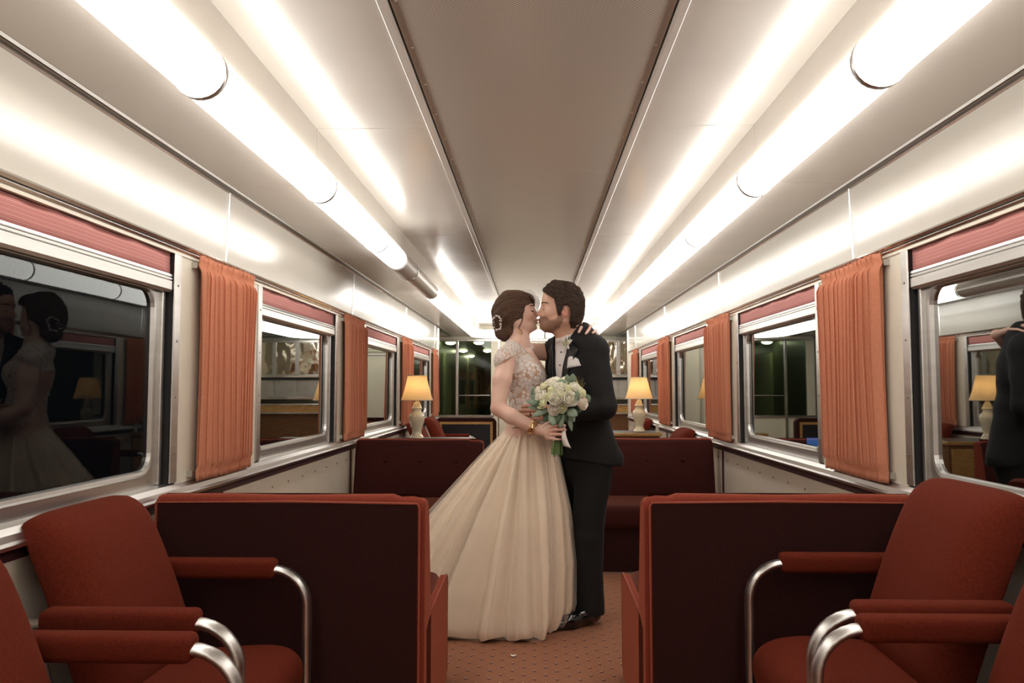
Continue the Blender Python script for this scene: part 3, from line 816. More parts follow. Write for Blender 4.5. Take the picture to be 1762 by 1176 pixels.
# short recessed side walls beyond the panelled sides
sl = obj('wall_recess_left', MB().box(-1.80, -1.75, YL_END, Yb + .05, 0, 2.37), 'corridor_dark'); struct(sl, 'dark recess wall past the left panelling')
sr = obj('wall_recess_right', MB().box(1.75, 1.80, YR_END, Yb + .05, 0, 2.37), 'bulkhead_cream'); struct(sr, 'cream recess wall past the right panelling')
for sd, ye, W in ((-1, YL_END, 1.36), (1, YR_END, 1.38)):
    a, b_ = sorted((sd * (W - .01), sd * 1.80))
    p = obj('end_post', MB().box(a, b_, ye, ye + .03, 0, 2.37), 'cream_panel', wall_l if sd < 0 else wall_r)
    a, b_ = sorted((sd * (W - .02), sd * (W + .03)))
    obj('end_trim', MB().box(a, b_, ye - .006, ye + .034, Z_WB, 2.10), 'chrome', wall_l if sd < 0 else wall_r, bevel=.004)

# corridor beyond the glass: green wall with shaded windows, round ceiling lamps
cr = empty('wall_corridor'); struct(cr, 'green corridor beyond the glass partition')
CX = -1.80
ye = 29.0
cw = []
obj('corridor_cupboard', MB().box(CX, CX + .06, 15.6, 16.8, 0, 1.95), 'corridor_green', cr, bevel=.01)
wins = [(19.2, 21.2), (22.2, 24.2), (25.4, 27.2)]
yp = Yb + .1
for (a, b_) in wins + [(ye, ye)]:
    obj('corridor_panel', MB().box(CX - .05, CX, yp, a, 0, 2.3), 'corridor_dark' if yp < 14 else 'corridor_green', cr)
    if b_ > a:
        obj('corridor_panel', MB().box(CX - .05, CX, a, b_, 0, .85), 'corridor_green', cr)
        obj('corridor_panel', MB().box(CX - .05, CX, a, b_, 1.74, 2.3), 'corridor_green', cr)
        obj('corridor_shade', MB().box(CX - .03, CX - .02, a, b_, 1.52, 1.74), 'shade_pink', cr)
        obj('corridor_hem', MB().box(CX - .035, CX - .012, a, b_, 1.46, 1.52), 'aluminium', cr)
        obj('corridor_glass', MB().box(CX - .05, CX - .04, a, b_, .85, 1.5), 'black_panel', cr)
    yp = b_
obj('corridor_end', MB().box(CX, -.2, ye, ye + .05, 0, 2.3), 'corridor_green', cr)
obj('corridor_door', MB().box(-1.55, -1.0, ye - .03, ye, 0, 2.0), 'corridor_dark', cr)
obj('corridor_side', MB().box(-.25, -.2, Yb + .1, ye, 0, 2.3), 'corridor_green', cr)
obj('corridor_ceiling', MB().box(CX, -.2, Yb + .1, ye, 2.16, 2.2), 'corridor_green', cr)
emit_mat('corridor_lamp', (1.0, .98, .72), 16.0)
for i, (x, y) in enumerate(((-1.62, 15.4), (-1.07, 15.4), (-1.66, 18.6), (-1.09, 18.6), (-1.72, 21.6), (-1.2, 24.0))):
    t = empty('dome_light', (x, y, 2.16)); tag(t, ('round glowing ceiling lamp in the green corridor, %s pair, %s' % (('nearest', 'middle', 'farthest')[i // 2], 'on its outer side' if i % 2 == 0 else 'on its inner side')), 'ceiling light', 'corridor dome lamps')
    obj('dome', MB().lathe([(.001, -.06), (.05, -.055), (.095, -.03), (.10, -.01)], n=16), 'corridor_lamp', t, smooth=True)
    obj('rim', MB().lathe([(.10, -.015), (.12, -.010), (.12, -.0005)], n=16), 'aluminium', t, smooth=True)

# bar cabinet at the far right with polished curved doors, shelf and counter
bc = empty('bar_cabinet', (1.10, 12.55, 0)); tag(bc, 'far right bar cabinet with polished warped metal doors above a wood counter', 'cabinet')
mat('polished_metal', (0.62, 0.55, 0.44), 0.08, 1.0, bump=1.0, bscale=1.1, stretch=(1.6, 1, 1.0))
MATS['polished_metal'].node_tree.nodes['Bump'].inputs['Distance'].default_value = .10
x0, x1 = -.52, .60
obj('upper_case', MB().box(x0, x1, .05, .5, 1.12, 2.02), 'aluminium_dull', bc)
for a, b_ in ((-.50, -.16), (-.13, .21), (.24, .58)):
    d = obj('door', MB().box(a, b_, .02, .05, 1.47, 1.98), 'polished_metal', bc)
    f = MB(); f.box(a - .015, a + .015, 0, .05, 1.45, 2.0); f.box(b_ - .015, b_ + .015, 0, .05, 1.45, 2.0); f.box(a, b_, 0, .05, 1.45, 1.47); f.box(a, b_, 0, .05, 1.98, 2.0)
    obj('door_frame', f, 'aluminium', d, bevel=.003)
    obj('lower_niche', MB().box(a, b_, .03, .05, 1.14, 1.42), 'aluminium_dull', bc)
obj('shelf', MB().box(x0, x1, -.02, .05, 1.425, 1.45), 'chrome', bc)
obj('shelf_recess', MB().box(x0, x1, .0, .045, 1.385, 1.425), 'dark_gap', bc)  # flat dark strip set under the shelf
obj('ledge', MB().box(x0, x1, -.03, .05, 1.08, 1.12), 'chrome', bc)
obj('counter_top', MB().box(x0 - .05, x1, -.22, .5, .985, 1.01), 'chrome', bc, bevel=.006)
obj('counter_edge', MB().box(x0 - .05, x1, -.21, .5, .88, .985), 'wood_trim', bc)
obj('counter_rail', MB().box(x0 - .05, x1, -.22, .5, .855, .88), 'chrome', bc)
obj('counter_front', MB().box(x0 - .02, x1, -.15, .5, 0, .855), 'wood_dark', bc)
#mat('bottle_glass', (0.10, 0.09, 0.04), 0.1, coat=.5)

# lit screen on a desk added outside to imitate a blue window reflection
emit_mat('screen_blue', (0.05, .35, 1.0), 1.6)
mo = empty('monitor', (3.78, 10.75, .40)); tag(mo, 'blue glowing monitor seen outside through the right window', 'monitor')
mo.rotation_euler = (0, 0, math.radians(-20))
obj('screen', MB().box(-.15, .15, -.012, -.008, .055, .19), 'screen_blue', mo)
obj('bezel', MB().box(-.20, .20, -.006, .02, .03, .42), 'black_panel', mo, bevel=.005)
obj('stand', MB().box(-.05, .05, -.02, .06, -.0, .04), 'black_panel', mo)
dk = empty('desk', (3.9, 10.85, -.35)); tag(dk, 'dark wooden desk under the blue monitor outside', 'desk')
obj('desk_top', MB().box(-.6, .6, -.3, .3, .71, .75), 'wood_dark', dk, bevel=.005)
for sx in (-.55, .55):
    for sy in (-.25, .25): obj('leg', MB().box(sx - .03, sx + .03, sy - .03, sy + .03, 0, .71), 'wood_dark', dk)

mat('shirt_petal', (.85, .82, .76), .6)
# a fallen petal on the carpet
pt = empty('fallen_petal', (-.098, 3.75, .001)); tag(pt, 'single white petal lying on the carpet before the gown', 'petal')
obj('petal', MB().grid([[(.014 * (u - .5) * 2, .010 * v * math.sin(math.pi * (.1 + .8 * u)), .002 + .006 * (2 * u - 1) ** 2 + .002 * v * v) for v in (-1, -.4, .4, 1)] for u in np.linspace(0, 1, 7)]), 'shirt_petal', pt, smooth=True, solid=.0008)
# ================================================================== SMOOTH-UNION FIELD MESHER (for people and soft shapes)
class Field:
    def __init__(s, lo, hi, h):
        s.lo = np.array(lo, float); s.h = h
        s.n = np.ceil((np.array(hi, float) - s.lo) / h).astype(int) + 1
        s.D = np.full(s.n, 0.2, np.float32)
        s.ax = [(s.lo[i] + h * np.arange(s.n[i])).astype(np.float32) for i in range(3)]
    def _sl(s, lo, hi):
        a = np.clip(np.floor((np.array(lo) - s.lo) / s.h).astype(int), 0, s.n); b = np.clip(np.ceil((np.array(hi) - s.lo) / s.h).astype(int) + 1, 0, s.n)
        return tuple(slice(a[i], b[i]) for i in range(3))
    def _pts(s, sl):
        return (s.ax[0][sl[0]][:, None, None], s.ax[1][sl[1]][None, :, None], s.ax[2][sl[2]][None, None, :])
    def _blend(s, sl, d, k, op):
        A = s.D[sl]
        if A.size == 0: return
        if op == 'add':
            if k <= 0: s.D[sl] = np.minimum(A, d); return
            hh = np.clip(.5 + .5 * (A - d) / k, 0, 1); s.D[sl] = A + (d - A) * hh - k * hh * (1 - hh)
        elif op == 'sub':
            hh = np.clip(.5 - .5 * (A + d) / max(k, 1e-6), 0, 1); s.D[sl] = A + (-d - A) * hh + k * hh * (1 - hh)
    def cone(s, a, b, ra, rb, k=.02, flat=None, op='add', pad=None):
        """tapered capsule; flat=(n, f): squashed along unit vector n by f"""
        a = np.array(a, float); b = np.array(b, float); R = max(ra, rb); pad = (k + .03) if pad is None else pad
        sl = s._sl(np.minimum(a, b) - R - pad, np.maximum(a, b) + R + pad)
        X, Y, Z = s._pts(sl)
        px, py, pz = X - a[0], Y - a[1], Z - a[2]; d = b - a
        if flat:
            n, f = np.array(flat[0], float), flat[1]; n = n / np.linalg.norm(n)
            q = (px * n[0] + py * n[1] + pz * n[2]) * (f - 1)
            px, py, pz = px + q * n[0], py + q * n[1], pz + q * n[2]
            d = d + n * (d @ n) * (f - 1)
        t = np.clip((px * d[0] + py * d[1] + pz * d[2]) / max(d @ d, 1e-12), 0, 1)
        dist = np.sqrt((px - t * d[0]) ** 2 + (py - t * d[1]) ** 2 + (pz - t * d[2]) ** 2) - (ra + (rb - ra) * t)
        if flat: dist = dist / (1 + (flat[1] - 1) * .5)
        s._blend(sl, dist.astype(np.float32), k, op)
    def chain(s, pts, rad, k=.01, **kw):
        for i in range(len(pts) - 1): s.cone(pts[i], pts[i + 1], rad[i], rad[i + 1], k, **kw)
    def ell(s, c, r, k=.02, rot=None, op='add', pad=None):
        """ellipsoid; rot = angle about y (degrees), tilting the xz axes"""
        c = np.array(c, float); R = max(r); pad = (k + .03) if pad is None else pad
        sl = s._sl(c - R - pad, c + R + pad); X, Y, Z = s._pts(sl)
        px, py, pz = X - c[0], Y - c[1], Z - c[2]
        if rot is not None:
            M = rot if not isinstance(rot, (int, float)) else np.array(Matrix.Rotation(math.radians(rot), 3, 'Y'))
            px, py, pz = (M[0][0] * px + M[1][0] * py + M[2][0] * pz, M[0][1] * px + M[1][1] * py + M[2][1] * pz, M[0][2] * px + M[1][2] * py + M[2][2] * pz)
        k0 = np.sqrt((px / r[0]) ** 2 + (py / r[1]) ** 2 + (pz / r[2]) ** 2) + 1e-6
        k1 = np.sqrt((px / r[0] ** 2) ** 2 + (py / r[1] ** 2) ** 2 + (pz / r[2] ** 2) ** 2) + 1e-6
        s._blend(sl, (k0 * (k0 - 1) / k1).astype(np.float32), k, op)
    def clip(s, fn):
        """keep where fn(x,y,z) < 0"""
        X, Y, Z = s._pts((slice(None),) * 3)
        s.D = np.maximum(s.D, fn(X, Y, Z).astype(np.float32))
    def displace(s, fn):
        X, Y, Z = s._pts((slice(None),) * 3); s.D = s.D - fn(X, Y, Z).astype(np.float32)
    def mesh(s, smooth_it=1):
        D = s.D; D[0], D[-1] = .2, .2; D[:, 0] = .2; D[:, -1] = .2; D[:, :, 0] = .2; D[:, :, -1] = .2
        S = D < 0; nx, ny, nz = D.shape
        c = [S[i:nx - 1 + i, j:ny - 1 + j, k:nz - 1 + k] for i in (0, 1) for j in (0, 1) for k in (0, 1)]
        al = c[0].copy(); an = c[0].copy()
        for q in c[1:]: al &= q; an |= q
        act = an & ~al
        I = np.argwhere(act)
        idx = np.full(act.shape, -1, np.int32); idx[tuple(I.T)] = np.arange(len(I))
        off = np.array([(i, j, k) for i in (0, 1) for j in (0, 1) for k in (0, 1)])
        val = np.stack([D[I[:, 0] + o[0], I[:, 1] + o[1], I[:, 2] + o[2]] for o in off], 1)
        P = np.zeros((len(I), 3)); W = np.zeros(len(I))
        for a in range(8):
            for b in range(a + 1, 8):
                if np.abs(off[a] - off[b]).sum() != 1: continue
                va, vb = val[:, a], val[:, b]; m = (va < 0) != (vb < 0)
                t = np.where(m, va / np.where(va == vb, 1, va - vb), 0)
                P += np.where(m[:, None], off[a] + t[:, None] * (off[b] - off[a]), 0); W += m
        V = s.lo + s.h * (I + P / W[:, None])
        F = []
        for axis in range(3):
            sa = [slice(None)] * 3; sb = [slice(None)] * 3; sa[axis] = slice(0, -1); sb[axis] = slice(1, None)
            A, B = S[tuple(sa)], S[tuple(sb)]
            E = np.argwhere(A != B); flip = A[tuple(E.T)]
            u, v = [(1, 2), (2, 0), (0, 1)][axis]
            ok = (E[:, u] > 0) & (E[:, v] > 0) & (E[:, u] < D.shape[u] - 1) & (E[:, v] < D.shape[v] - 1)
            E, flip = E[ok], flip[ok]
            def at_(du, dv):
                q = E.copy(); q[:, u] += du; q[:, v] += dv; return idx[tuple(q.T)]
            q = np.stack([at_(-1, -1), at_(0, -1), at_(0, 0), at_(-1, 0)], 1)
            q[~flip] = q[~flip][:, ::-1]
            F.append(q)
        F = np.concatenate(F); F = F[(F >= 0).all(1)]
        for _ in range(smooth_it):
            acc = np.zeros_like(V); cnt = np.zeros(len(V))
            for a, b in ((0, 1), (1, 2), (2, 3), (3, 0)):
                np.add.at(acc, F[:, a], V[F[:, b]]); np.add.at(acc, F[:, b], V[F[:, a]])
                np.add.at(cnt, F[:, a], 1); np.add.at(cnt, F[:, b], 1)
            V = V * .5 + .5 * acc / np.maximum(cnt, 1)[:, None]
        return V, F

def field_obj(name, V, F, m, parent=None, cols=None):
    me = bpy.data.meshes.new(name)
    me.vertices.add(len(V)); me.vertices.foreach_set('co', V.astype(np.float32).ravel())
    me.loops.add(F.size); me.loops.foreach_set('vertex_index', F.astype(np.int32).ravel())
    me.polygons.add(len(F)); me.polygons.foreach_set('loop_start', np.arange(0, F.size, 4, dtype=np.int32))
    me.polygons.foreach_set('loop_total', np.full(len(F), 4, np.int32))
    me.update(calc_edges=True); me.validate()
    me.polygons.foreach_set('use_smooth', np.ones(len(me.polygons), bool))
    if cols is not None:
        at = me.color_attributes.new('tint', 'FLOAT_COLOR', 'POINT')
        at.data.foreach_set('color', np.concatenate([cols, np.ones((len(cols), 1))], 1).astype(np.float32).ravel())
    me.materials.append(MATS[m])
    o = bpy.data.objects.new(name, me); COL.objects.link(o)
    if parent: o.parent = parent
    return o

def polysdf(x, z, P):
    """signed distance to polygon P in the xz plane (negative inside); x,z broadcastable"""
    P = np.array(P, float); d = None; sgn = None
    n = len(P)
    for i in range(n):
        a, b = P[i], P[(i + 1) % n]
        ex, ez = b - a; wx, wz = x - a[0], z - a[1]
        t = np.clip((wx * ex + wz * ez) / (ex * ex + ez * ez), 0, 1)
        dd = (wx - ex * t) ** 2 + (wz - ez * t) ** 2
        d = dd if d is None else np.minimum(d, dd)
        c1 = z >= a[1]; c2 = z < b[1]; c3 = ex * wz > ez * wx
        flip = (c1 & c2 & c3) | (~c1 & ~c2 & ~c3)
        sgn = np.where(flip, -1., 1.) if sgn is None else np.where(flip, -sgn, sgn)
    return sgn * np.sqrt(d)

def vnoise(x, y, z, sc, seed=0):
    """cheap smooth pseudo-noise in [-1,1]"""
    r = np.random.RandomState(seed); o = 0
    for i in range(4):
        w = r.normal(size=3); w = w / np.linalg.norm(w) * sc * (1 + .35 * i); ph = r.uniform(0, 6.28, 3)
        o = o + np.sin(w[0] * x + w[1] * y + w[2] * z + ph[0] + 1.3 * np.sin(w[1] * x * .7 - w[0] * z * .6 + ph[1]))
    return o / 3.0

def tint_mat(name, rough, sub=0.0, bump=0.0, bscale=400, sheen=0.0, aniso=None):
    m, t, b = nt(name)
    a = t.nodes.new('ShaderNodeAttribute'); a.attribute_name = 'tint'
    t.links.new(a.outputs['Color'], b.inputs['Base Color'])
    b.inputs['Roughness'].default_value = rough
    if sub:
        b.inputs['Subsurface Weight'].default_value = sub
        b.inputs['Subsurface Radius'].default_value = (1.0, 0.35, 0.2)
        b.inputs['Subsurface Scale'].default_value = 0.006
    if bump:
        tc = t.nodes.new('ShaderNodeTexCoord'); n = t.nodes.new('ShaderNodeTexNoise'); n.inputs['Scale'].default_value = bscale
        t.links.new(tc.outputs['Object'], n.inputs['Vector'])
        bp = t.nodes.new('ShaderNodeBump'); bp.inputs['Strength'].default_value = bump; bp.inputs['Distance'].default_value = .002
        t.links.new(n.outputs['Fac'], bp.inputs['Height']); t.links.new(bp.outputs[0], b.inputs['Normal'])
    return m
tint_mat('skin', 0.48, sub=0.12, bump=0.08, bscale=500)
tint_mat('hair', 0.6, bump=0.15, bscale=700)
mat('suit_black', (0.011, 0.011, 0.012), 0.8, noise=0.2, nscale=300, bump=0.05, bscale=600, sheen=0.05, spec=0.3)
mat('satin_black', (0.010, 0.010, 0.011), 0.5)
mat('shirt_white', (0.80, 0.77, 0.75), 0.7, noise=0.02, nscale=40, bump=0.05, bscale=300)
mat('patent_leather', (0.006, 0.006, 0.007), 0.07, coat=0.6)
mat('bow_ivory', (0.72, 0.64, 0.60), 0.5)
mat('lash', (0.015, 0.010, 0.008), 0.7)
mat('gold', (0.83, 0.58, 0.28), 0.22, 1.0, noise=.2, nscale=200)
mat('pearl', (0.86, 0.82, 0.76), 0.15, coat=.5)
mat('ring_black', (0.01, 0.01, 0.012), 0.3, 0.6)

def hits_on(o):
    """BVH of an object's own mesh (objects of the figures sit at the origin)"""
    from mathutils.bvhtree import BVHTree
    bm = bmesh.new(); bm.from_mesh(o.data); t = BVHTree.FromBMesh(bm); bm.free(); return t

def strands(name, o, piv, n, L, base, lift, seed, axis_mix=0.0, region=None, rad=.0009, wavy=0.0):
    """fine hair strands combed round a pivot over the surface of a hair cap, one mesh"""
    r = np.random.RandomState(seed); me = o.data
    N_ = len(me.vertices); co = np.zeros(N_ * 3, np.float32); no = np.zeros(N_ * 3, np.float32)
    me.vertices.foreach_get('co', co); me.vertices.foreach_get('normal', no); co = co.reshape(-1, 3).astype(float); no = no.reshape(-1, 3).astype(float)
    pick = np.arange(N_) if region is None else np.nonzero(region(co))[0]
    pick = r.choice(pick, n); P = co[pick] + no[pick] * lift * .2; Nn = no[pick]
    tree = hits_on(o)
    ST = 6; paths = np.zeros((n, ST, 3)); cur = P.copy(); nn = Nn.copy()
    ln = L * r.uniform(.6, 1.3, n); ph = r.uniform(0, 6.28, n)
    for k in range(ST):
        paths[:, k] = cur + nn * (lift * math.sin(math.pi * k / (ST - 1)) * r.uniform(.3, 1, n))[:, None]
        d = np.stack([-(cur[:, 2] - piv[2]), np.zeros(n), cur[:, 0] - piv[0]], 1)
        d += axis_mix * np.array((0, 1, 0)) * np.sin(ph + 1.2 * k)[:, None] * np.linalg.norm(d, axis=1)[:, None]
        if wavy: d += wavy * r.normal(size=d.shape) * np.linalg.norm(d, axis=1)[:, None]
        d -= nn * (d * nn).sum(1)[:, None]; d /= np.linalg.norm(d, axis=1)[:, None] + 1e-9
        nx = cur + d * (ln / (ST - 1))[:, None]
        for i in range(n):
            h = tree.find_nearest(Vector(nx[i]))
            cur[i] = h[0]; nn[i] = h[1]
    V = np.zeros((n, ST, 3, 3)); 
    T = np.gradient(paths, axis=1); T /= np.linalg.norm(T, axis=2, keepdims=True) + 1e-9
    A = np.cross(T, Nn[:, None, :]); A /= np.linalg.norm(A, axis=2, keepdims=True) + 1e-9; Bn = np.cross(T, A)
    tap = np.array([.5, 1, 1, .9, .7, .25])[None, :, None] * rad
    for q, a in enumerate((0, 2.094, 4.189)): V[:, :, q] = paths + (A * math.cos(a) + Bn * math.sin(a)) * tap
    idx = np.arange(n * ST * 3).reshape(n, ST, 3); F = []
    for q in range(3): F.append(np.stack([idx[:, :-1, q], idx[:, :-1, (q + 1) % 3], idx[:, 1:, (q + 1) % 3], idx[:, 1:, q]], -1).reshape(-1, 4))
    C = np.repeat((np.array(base) * r.uniform(.55, 1.7, n)[:, None]), ST * 3, 0)
    s_ = field_obj(name, V.reshape(-1, 3), np.concatenate(F), 'hair', None, np.clip(C, 0, 1)); s_['kind'] = 'stuff'
    return s_
# ================================================================== GROOM
groom = empty('person', (0.27, 4.32, 0))
tag(groom, 'man in black tuxedo with white pocket square and boutonniere, kissing the bride', 'person')
GINV = Matrix.Translation((-0.27, -4.32, 0))
def gpart(o, parent=None):
    o.parent = parent or groom
    if parent is None: o.matrix_parent_inverse = GINV
    return o
GF = np.array((-.80, -.60, 0)); GL = np.array((.60, -.80, 0))     # where he faces, his left
YG, YH = 4.32, 4.25
g_neck = np.array((0.2042, 4.3000, 1.4963)); g_chest = np.array((0.2327, 4.3200, 1.3272)); g_waist = np.array((0.2540, 4.3300, 1.0919)); g_hip = np.array((0.2721, 4.3400, 0.8571))
g_sc = np.array((0.2234, 4.3100, 1.4716))
g_sl = g_sc + GL * .160 + np.array((0, 0, -.028)); g_sr = g_sc - GL * .160 + np.array((0, 0, -.020))
g_el = np.array((0.3642, 4.1200, 1.1374)); g_wl = np.array((0.0975, 4.0850, 1.1025))
g_er = np.array((0.1190, 4.5600, 1.1670)); g_wr = np.array((-0.0229, 4.4200, 1.1368))
# ---- skin: one continuous body (head, neck, trunk core, arms, hands)
B = Field((-.16, 3.98, .70), (.47, 4.68, 1.85), .0036)
B.cone(g_neck, g_chest, .09, .15, .03, flat=(GF, 1.6)); B.cone(g_chest, g_hip, .15, .13, .03, flat=(GF, 1.5))
B.cone(g_sl, g_sr, .045, .045, .03)
B.chain([g_sl, g_el, g_wl], [.045, .036, .026], .01); B.chain([g_sr, g_er, g_wr], [.045, .036, .026], .01)
B.ell((0.1498, 4.2500, 1.6710), (.098, .078, .112), .0)
B.ell((0.1031, 4.2500, 1.6336), (.060, .064, .088), .03)
B.ell((0.0753, 4.2500, 1.7150), (.030, .058, .045), .03)                  # forehead
for s_ in (-1, 1):
    B.cone(np.array((0.1433, 4.2500, 1.5960)) + (0, s_ * .050, 0), np.array((0.0656, 4.2500, 1.5619)) + (0, s_ * .020, 0), .026, .022, .025)
    B.ell(np.array((0.0813, 4.2500, 1.6368)) + (0, s_ * .045, 0), (.022, .018, .022), .02)    # cheek bone
B.cone((0.1527, 4.2500, 1.6116), (0.0719, 4.2500, 1.5806), .050, .034, .03)
B.ell((0.0516, 4.2500, 1.5682), (.020, .024, .018), .015)               # chin
B.ell((0.0613, 4.2500, 1.6884), (.014, .048, .010), .014)             # brow
for s_ in (-1, 1):
    B.ell(np.array((0.0425, 4.2500, 1.6635)) + (0, s_ * .034, 0), (.014, .019, .012), .012, op='sub')
    B.ell(np.array((0.0612, 4.2500, 1.6618)) + (0, s_ * .031, 0), (.0135, .016, .0115), .004)
B.cone((0.0535, 4.2500, 1.6838), (0.0269, 4.2500, 1.6369), .009, .0115, .012)  # nose
B.ell((0.0247, 4.2500, 1.6338), (.0105, .011, .009), .008)
for s_ in (-1, 1): B.ell(np.array((0.0378, 4.2500, 1.6291)) + (0, s_ * .012, 0), (.010, .007, .007), .006)
B.ell((0.0309, 4.2500, 1.6026), (.013, .024, .0062), .006)              # lips
B.ell((0.0346, 4.2500, 1.5901), (.012, .022, .0065), .005)
B.ell((0.0486, 4.2500, 1.6150), (.016, .028, .010), .012)
for s_ in (-1, 1):                                                  # ears
    ec = np.array((0.1590, 4.2500, 1.6397)) + (0, s_ * .076, 0)
    B.ell(ec, (.019, .010, .031), .008, rot=-14)
    B.ell(ec + (-.002, s_ * .010, .002), (.011, .007, .019), .004, rot=-14, op='sub')
    B.ell(ec + (-.008, s_ * .004, -.004), (.006, .006, .008), .004)
B.cone((0.1748, 4.2600, 1.6000), g_neck + (0, 0, .01), .058, .062, .03, flat=((0, 1, 0), 1.05))
B.cone((0.1215, 4.2500, 1.5680), (0.1756, 4.2900, 1.4894), .034, .040, .035)
# left hand laid on her waist: palm plus four separate fingers and a thumb
SK = .009
B.cone(g_wl, (0.0444, 4.1150, 1.1075), .024, .022, .012, flat=((0, 1, 0), 1.3))
B.cone((0.0564, 4.1120, 1.1285), (0.0473, 4.1120, 1.0868), .018, .017, .012, flat=((0, 1, 0), 1.3))
for pts, r in (([(0.0355, 4.1100, 1.1374), (-0.0033, 4.1080, 1.1479), (-0.0364, 4.1280, 1.1475), (-0.0607, 4.1460, 1.1426)], .0094),
               ([(0.0324, 4.1040, 1.1182), (-0.0123, 4.1040, 1.1271), (-0.0484, 4.1240, 1.1251), (-0.0758, 4.1460, 1.1200)], .0096),
               ([(0.0324, 4.1040, 1.0989), (-0.0123, 4.1040, 1.1048), (-0.0454, 4.1240, 1.1036), (-0.0728, 4.1460, 1.1005)], .0092),
               ([(0.0353, 4.1080, 1.0809), (-0.0005, 4.1080, 1.0824), (-0.0244, 4.1240, 1.0818), (-0.0456, 4.1420, 1.0796)], .0080)):
    B.chain(pts, [r * 1.06, r, r * .95, r * .82], .0035)
B.chain([(0.0714, 4.1150, 1.1373), (0.0387, 4.1220, 1.1671), (0.0087, 4.1400, 1.1758)], [.012, .0105, .009], .006)
# right hand coming round her back, finger ends showing
B.cone(g_wr, (-0.0642, 4.3850, 1.1439), .024, .022, .012)
for pts in (
    [(-0.0736, 4.3750, 1.1727), (-0.1044, 4.3350, 1.1763), (-0.1095, 4.2850, 1.1738), (-0.0959, 4.2350, 1.1714)],
    [(-0.0783, 4.3750, 1.1504), (-0.1092, 4.3350, 1.1543), (-0.1142, 4.2850, 1.1521), (-0.1005, 4.2350, 1.1499)],
    [(-0.0752, 4.3750, 1.1282), (-0.1060, 4.3350, 1.1323), (-0.1111, 4.2850, 1.1303), (-0.0974, 4.2350, 1.1284)],
):
    B.chain(pts, [.0105, .010, .0095, .008], .0035)
B.chain([(-0.0577, 4.3800, 1.1218), (-0.0858, 4.3500, 1.1036), (-0.0976, 4.3100, 1.0985)], [.011, .010, .008], .005)
V, F_ = B.mesh(1)
# skin tint: base, flush on ear / nose / knuckles, stubble beard
def px_of(V):
    u = 881 + 0 * V[:, 0]
    return V
base = np.array((.68, .40, .285)); flush = np.array((.60, .225, .155)); beard = np.array((.125, .055, .028)); lip = np.array((.50, .16, .12))
C = np.tile(base, (len(V), 1))
C *= (1 + .05 * vnoise(V[:, 0], V[:, 1], V[:, 2], 90, 3))[:, None]
def blob(C, V, c, r, col, w):
    d = np.linalg.norm((V - np.array(c)) / np.array(r), axis=1); a = np.clip(1.3 - d, 0, 1)[:, None] * w
    return C * (1 - a) + np.array(col) * a
for s_ in (-1, 1): C = blob(C, V, np.array((0.1590, 4.2500, 1.6366)) + (0, s_ * .08, 0), (.03, .02, .035), flush, .8)
C = blob(C, V, (0.0285, 4.2500, 1.6338), (.018, .02, .015), flush, .55)
bpoly = [(0.1404, 4.2500, 1.6366), (0.1280, 4.2500, 1.6367), (0.1185, 4.2500, 1.6023), (0.0874, 4.2500, 1.5946), (0.0595, 4.2500, 1.6197), (0.0362, 4.2500, 1.6228), (0.0222, 4.2500, 1.6119), (0.0190, 4.2500, 1.5683), (0.0376, 4.2500, 1.5339), (0.0904, 4.2500, 1.5307), (0.1339, 4.2500, 1.5555), (0.1558, 4.2500, 1.5991)]
bd = polysdf(V[:, 0], V[:, 2], [(p[0], p[2]) for p in bpoly]) + .004 * vnoise(V[:, 0], V[:, 1], V[:, 2], 260, 5)
isface = (V[:, 2] > 1.5)
ba = np.clip(.5 - bd / .008, 0, 1) * isface * (.72 + .25 * vnoise(V[:, 0], V[:, 1], V[:, 2], 700, 8))
ba = np.clip(ba, 0, .95)[:, None]
C = C * (1 - ba) + beard * ba
C = blob(C, V, (0.0268, 4.2500, 1.5963), (.012, .020, .006), lip, .8)
for k_ in (g_wl, (-0.0123, 4.1100, 1.1285)): C = blob(C, V, k_, (.08, .05, .05), flush, .25)
g_body = gpart(field_obj('body', V, F_, 'skin', None, np.clip(C, 0, 1)))

# ---- hair: short wavy cap
H = Field((.0, 4.12, 1.50), (.36, 4.40, 1.88), .0034)
H.ell((0.1623, 4.2500, 1.6834), (.108, .090, .124), 0)
H.ell((0.1190, 4.2500, 1.7524), (.062, .066, .052), .03)
H.ell((0.2024, 4.2500, 1.6209), (.052, .066, .070), .03)
hp = [(0.0474, 4.2500, 1.7621), (0.0598, 4.2500, 1.7432), (0.0878, 4.2500, 1.7353), (0.1065, 4.2500, 1.7180), (0.1141, 4.2500, 1.6898), (0.1218, 4.2500, 1.6585), (0.1263, 4.2500, 1.6210), (0.1419, 4.2500, 1.6148), (0.1482, 4.2500, 1.6491), (0.1561, 4.2500, 1.6741), (0.1778, 4.2500, 1.6803), (0.1933, 4.2500, 1.6615), (0.1962, 4.2500, 1.6271), (0.1883, 4.2500, 1.5866), (0.1928, 4.2500, 1.5554), (0.2175, 4.2500, 1.5273), (0.2579, 4.2500, 1.5553), (0.2956, 4.2500, 1.6518), (0.2902, 4.2500, 1.7926), (0.1755, 4.2500, 1.8558), (0.0663, 4.2500, 1.8373), (0.0319, 4.2500, 1.7935)]
H.clip(lambda x, y, z: polysdf(x + 0 * y, z + 0 * y, [(p[0], p[2]) for p in hp]))
ear_px = (0.1527, 4.2500, 1.6210)
def hwave(x, y, z):
    r = np.sqrt((x - ear_px[0]) ** 2 + (z - ear_px[2]) ** 2)
    top = np.clip((z - 1.66) / .08, 0, 1)
    return (.0011 * np.sin(r * 520 + 3 * vnoise(x, y, z, 45, 2)) + top * (.0065 * vnoise(x, y, z, 120, 4) + .003 * vnoise(x, y, z, 260, 6)))
H.displace(hwave)
V, F_ = H.mesh(0)
